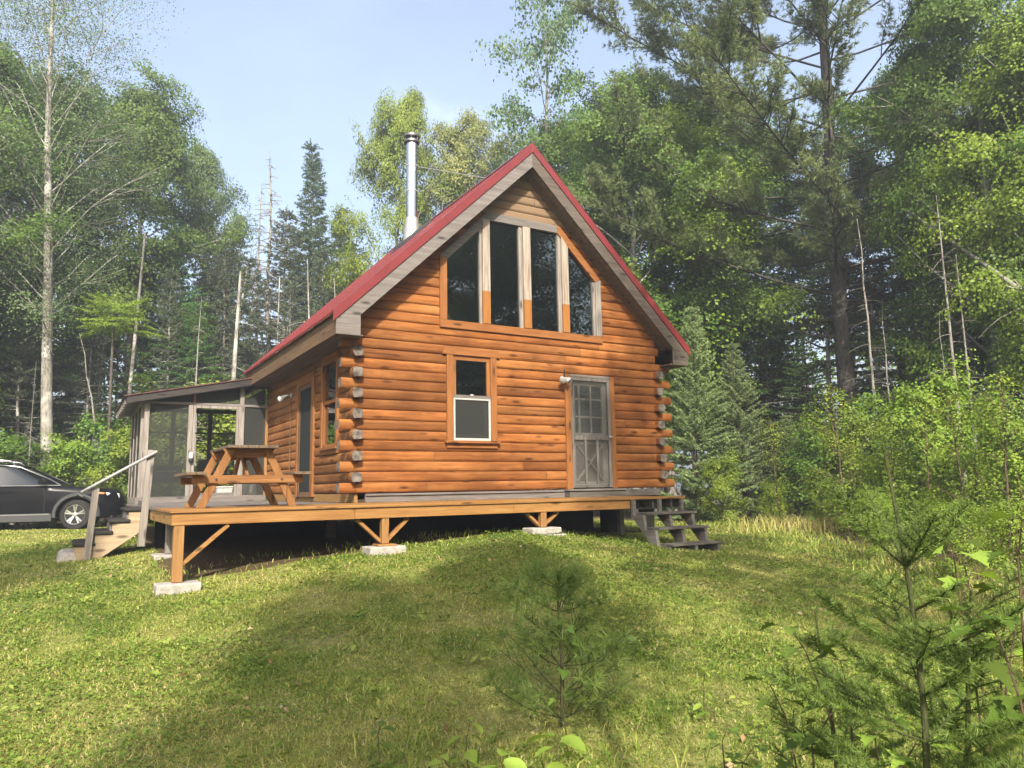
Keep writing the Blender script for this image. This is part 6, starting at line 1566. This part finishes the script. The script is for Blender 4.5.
def seedling(label, stems, outline, seed, mat, size, n_leaf, name='maple_seedling', cat='seedling', group='broad-leaved seedlings near the viewpoint', spreadv=0.5, petiole=0.05):
    """stems: list of polylines in world space; leaves in opposite pairs and a tuft at the tip"""
    rg = np.random.default_rng(seed); o0 = np.array(stems[0][0]); root = thing(name, label, cat, tuple(o0), group)
    tb = TB(); V, T, tint = [], [], []; off = 0
    for S in stems:
        S = np.array(S) - o0; tb.tube(S, np.linspace(0.0045, 0.0018, len(S)), 5)
        for i in range(n_leaf):
            f = 0.35 + 0.65 * (i // 2) / max(1, (n_leaf - 1) // 2); q = f * (len(S) - 1); a = min(int(q), len(S) - 2); p = S[a] * (1 - (q - a)) + S[a + 1] * (q - a)
            az = (i % 2) * math.pi + (i // 2) * 1.5 + rg.normal(0, 0.35); d_ = np.array([math.cos(az), math.sin(az), rg.uniform(-0.1, 0.35)])
            e = p + unit(d_) * petiole * rg.uniform(0.7, 1.3); tb.tube(np.array([p, e]), np.array([0.0014, 0.001]), 3)
            L_ = broad_leaf(outline, e, d_ - np.array([0, 0, 0.25]), unit(np.array([rg.normal(0, spreadv * 0.5), rg.normal(0, spreadv * 0.5), 1.0])), size * rg.uniform(0.65, 1.15), rg)
            k = len(L_) - 1; V.append(L_); j = np.arange(k); T.append(np.stack([np.zeros(k, int), 1 + j, 1 + (j + 1) % k], 1) + off); off += k + 1; tint += [float(np.clip(rg.normal(0.5, 0.25), 0, 1))] * k
    Vt, Ft = tb.data(); mesh_np('stem', Vt, Ft, BK['twig'], root, smooth=True)
    mesh_np('leaves', np.concatenate(V), np.concatenate(T), mat, root, tint=np.array(tint))
    return root
def stem_to(u0, D, pts): return [ground_pt(u0, D)] + [near(u, v, D) for u, v in pts]
seedling('maple seedling with big lobed leaves at the right edge', [stem_to(990, 2.6, ((985, 760), (975, 680), (960, 600), (952, 545))), stem_to(990, 2.6, ((1000, 740), (1010, 660), (1022, 590)))], MAPLE, 81, LM['seedling'], 0.105, 8)
seedling('tall maple seedling leaning in from the right edge', [stem_to(1035, 2.3, ((1030, 760), (1024, 650), (1018, 560), (1022, 520))), stem_to(1035, 2.3, ((1020, 700), (1000, 640), (985, 620)))], MAPLE, 82, LM['seedling'], 0.10, 8)
seedling('maple seedling with dark stems left of the slender fir', [stem_to(845, 2.7, ((840, 760), (825, 700), (805, 650), (790, 628))), stem_to(845, 2.7, ((852, 740), (848, 690), (840, 660)))], MAPLE, 83, LM['seedling'], 0.085, 8)
seedling('spreading maple seedling below the low wispy fir', [stem_to(795, 2.9, ((795, 760), (785, 715), (770, 685))), stem_to(795, 2.9, ((812, 745), (830, 715), (850, 700)))], MAPLE, 84, LM['seedling'], 0.08, 8)
seedling('small maple seedling at the foot of the little pine', [stem_to(562, 4.3, ((562, 700), (563, 655), (564, 628)))], MAPLE, 85, LM['seedling'], 0.085, 8)
seedling('pale yellow-green seedling with four broad oval leaves at the bottom edge', [stem_to(556, 3.75, ((556, 780), (557, 752), (558, 738)))], OVAL, 86, LM['seedling_y'], 0.15, 8, name='broadleaf_seedling', petiole=0.02)
seedling('leafy seedling left of the yellow-green one at the bottom edge', [stem_to(468, 3.9, ((468, 770), (466, 742), (470, 722))), stem_to(468, 3.9, ((455, 775), (440, 755)))], OVAL, 87, LM['seedling_y'], 0.10, 8, name='broadleaf_seedling', petiole=0.02)
seedling('small bright seedling on the sunny grass right of the little pine', [stem_to(704, 4.9, ((704, 705), (703, 685), (705, 672)))], OVAL, 88, LM['seedling_y'], 0.075, 8, name='broadleaf_seedling', petiole=0.02)
seedling('low seedling near the bottom edge between the little pine and the firs', [stem_to(725, 3.8, ((725, 770), (722, 742), (728, 725))), stem_to(725, 3.8, ((742, 765), (755, 745)))], MAPLE, 89, LM['seedling'], 0.08, 8)
seedling('small seedling in the bottom right corner under the firs', [stem_to(1000, 3.3, ((1000, 790), (1005, 750), (1000, 735))), stem_to(1000, 3.3, ((1015, 770), (1022, 740)))], MAPLE, 90, LM['seedling_y'], 0.09, 8)
seedling('leafy oval-leaved seedling in the bottom centre left of the yellow-green one', [stem_to(505, 3.6, ((505, 790), (503, 770), (500, 758)))], OVAL, 91, LM['seedling_y'], 0.14, 8, name='broadleaf_seedling', petiole=0.02)
seedling('small seedling with toothed leaves low in the bottom left centre', [stem_to(380, 4.2, ((380, 765), (378, 735), (382, 720)))], OVAL, 92, LM['seedling'], 0.075, 8, name='broadleaf_seedling', petiole=0.02)
seedling('light green maple seedling standing before the firs at the bottom', [stem_to(880, 2.5, ((880, 790), (876, 745), (872, 720))), stem_to(880, 2.5, ((900, 770), (915, 745)))], MAPLE, 93, LM['seedling_y'], 0.085, 8)
seedling('light green maple seedling high at the right edge over the lawn', [stem_to(985, 3.0, ((985, 720), (978, 640), (968, 580), (962, 555))), stem_to(985, 3.0, ((998, 660), (1008, 610)))], MAPLE, 94, LM['seedling_y'], 0.10, 8)
# tuft of dry yellow grass at the lawn edge
x0, y0 = heading(806, 18.0); n_ = 1300; rr = np.random.default_rng(5)
x = x0 + rr.normal(0, 0.75, n_); y = y0 + rr.normal(0, 0.5, n_)
V, T = blades(x, y, 0.42 * rr.uniform(0.5, 1.15, n_), 0.007, rr.uniform(0.2, 0.8, n_))
o = mesh_np('grass_tuft', V, T, M['grass'], tint=np.repeat(np.clip(rr.normal(0.8, 0.12, n_), 0, 1), 3)); tag(o, 'patch of tall dry yellow grass where the lawn meets the young spruces', 'grass', kind='stuff')
# ------------------------------------------------------------------ light
w = bpy.data.worlds.new('World'); sc.world = w; w.use_nodes = True
nt = w.node_tree; nt.nodes.clear(); n = N(nt)
sky = n('ShaderNodeTexSky', sky_type='NISHITA', sun_disc=False)
sky.sun_elevation = R(SUN_EL); sky.sun_rotation = math.atan2(sv[0], sv[1])
sky.air_density = 1.1; sky.dust_density = 6.0; sky.ozone_density = 1.0; sky.altitude = 200
tc = n('ShaderNodeTexCoord')
# thin fair-weather wisps in the sky itself
mp = n('ShaderNodeMapping', ins={'Vector': tc.outputs['Generated'], 'Scale': (1.0, 1.0, 2.2)})
cn = n('ShaderNodeTexNoise', ins={'Vector': mp.outputs[0], 'Scale': 2.6, 'Detail': 8.0, 'Roughness': 0.55})
cf = ramp(n, cn.outputs[0], [(0.30, 0.03), (0.60, 0.07), (0.84, 0.4)])
cloud = n('ShaderNodeMix', data_type='RGBA'); nt.links.new(cf, cloud.inputs[0]); nt.links.new(sky.outputs[0], cloud.inputs[6]); cloud.inputs[7].default_value = (9.5, 9.8, 10.5, 1)
bg = n('ShaderNodeBackground', ins={'Color': cloud.outputs[2], 'Strength': 0.145})
o = n('ShaderNodeOutputWorld'); nt.links.new(bg.outputs[0], o.inputs[0])
sd = bpy.data.lights.new('sun', 'SUN'); so = link(bpy.data.objects.new('sun', sd))
sd.energy = 4.5; sd.angle = R(0.53); sd.color = (1.0, 0.93, 0.82)
so.rotation_euler = Vector(tuple(-sv)).to_track_quat('-Z', 'Y').to_euler()
so.location = (0, -20, 30)
vs = sc.view_settings; vs.view_transform = 'Standard'; vs.look = 'None'; vs.exposure = 1.25; vs.gamma = 1.0; vs.use_curve_mapping = False
cy_ = sc.cycles
cy_.use_denoising = True
cy_.max_bounces = 7; cy_.diffuse_bounces = 3; cy_.glossy_bounces = 3; cy_.transmission_bounces = 4; cy_.transparent_max_bounces = 12; cy_.sample_clamp_indirect = 6.0
cy_.use_fast_gi = False; cy_.caustics_reflective = False; cy_.caustics_refractive = False
sc.render.film_transparent = False

# summer haze: one even body of air round the whole place
mt, nt = new_mat('summer_air'); n = N(nt)
pv = n('ShaderNodeVolumePrincipled', ins={'Color': (0.86, 0.92, 1.0, 1), 'Density': 0.0032, 'Anisotropy': 0.3})
o = n('ShaderNodeOutputMaterial'); nt.links.new(pv.outputs[0], o.inputs['Volume'])
b = MB(); b.box(-143, 143, -143, 143, -4, 34); hz = b.build('haze', mt); hz['kind'] = 'stuff'; hz['label'] = 'thin summer haze in the air of the clearing'
sc.cycles.volume_bounces = 0
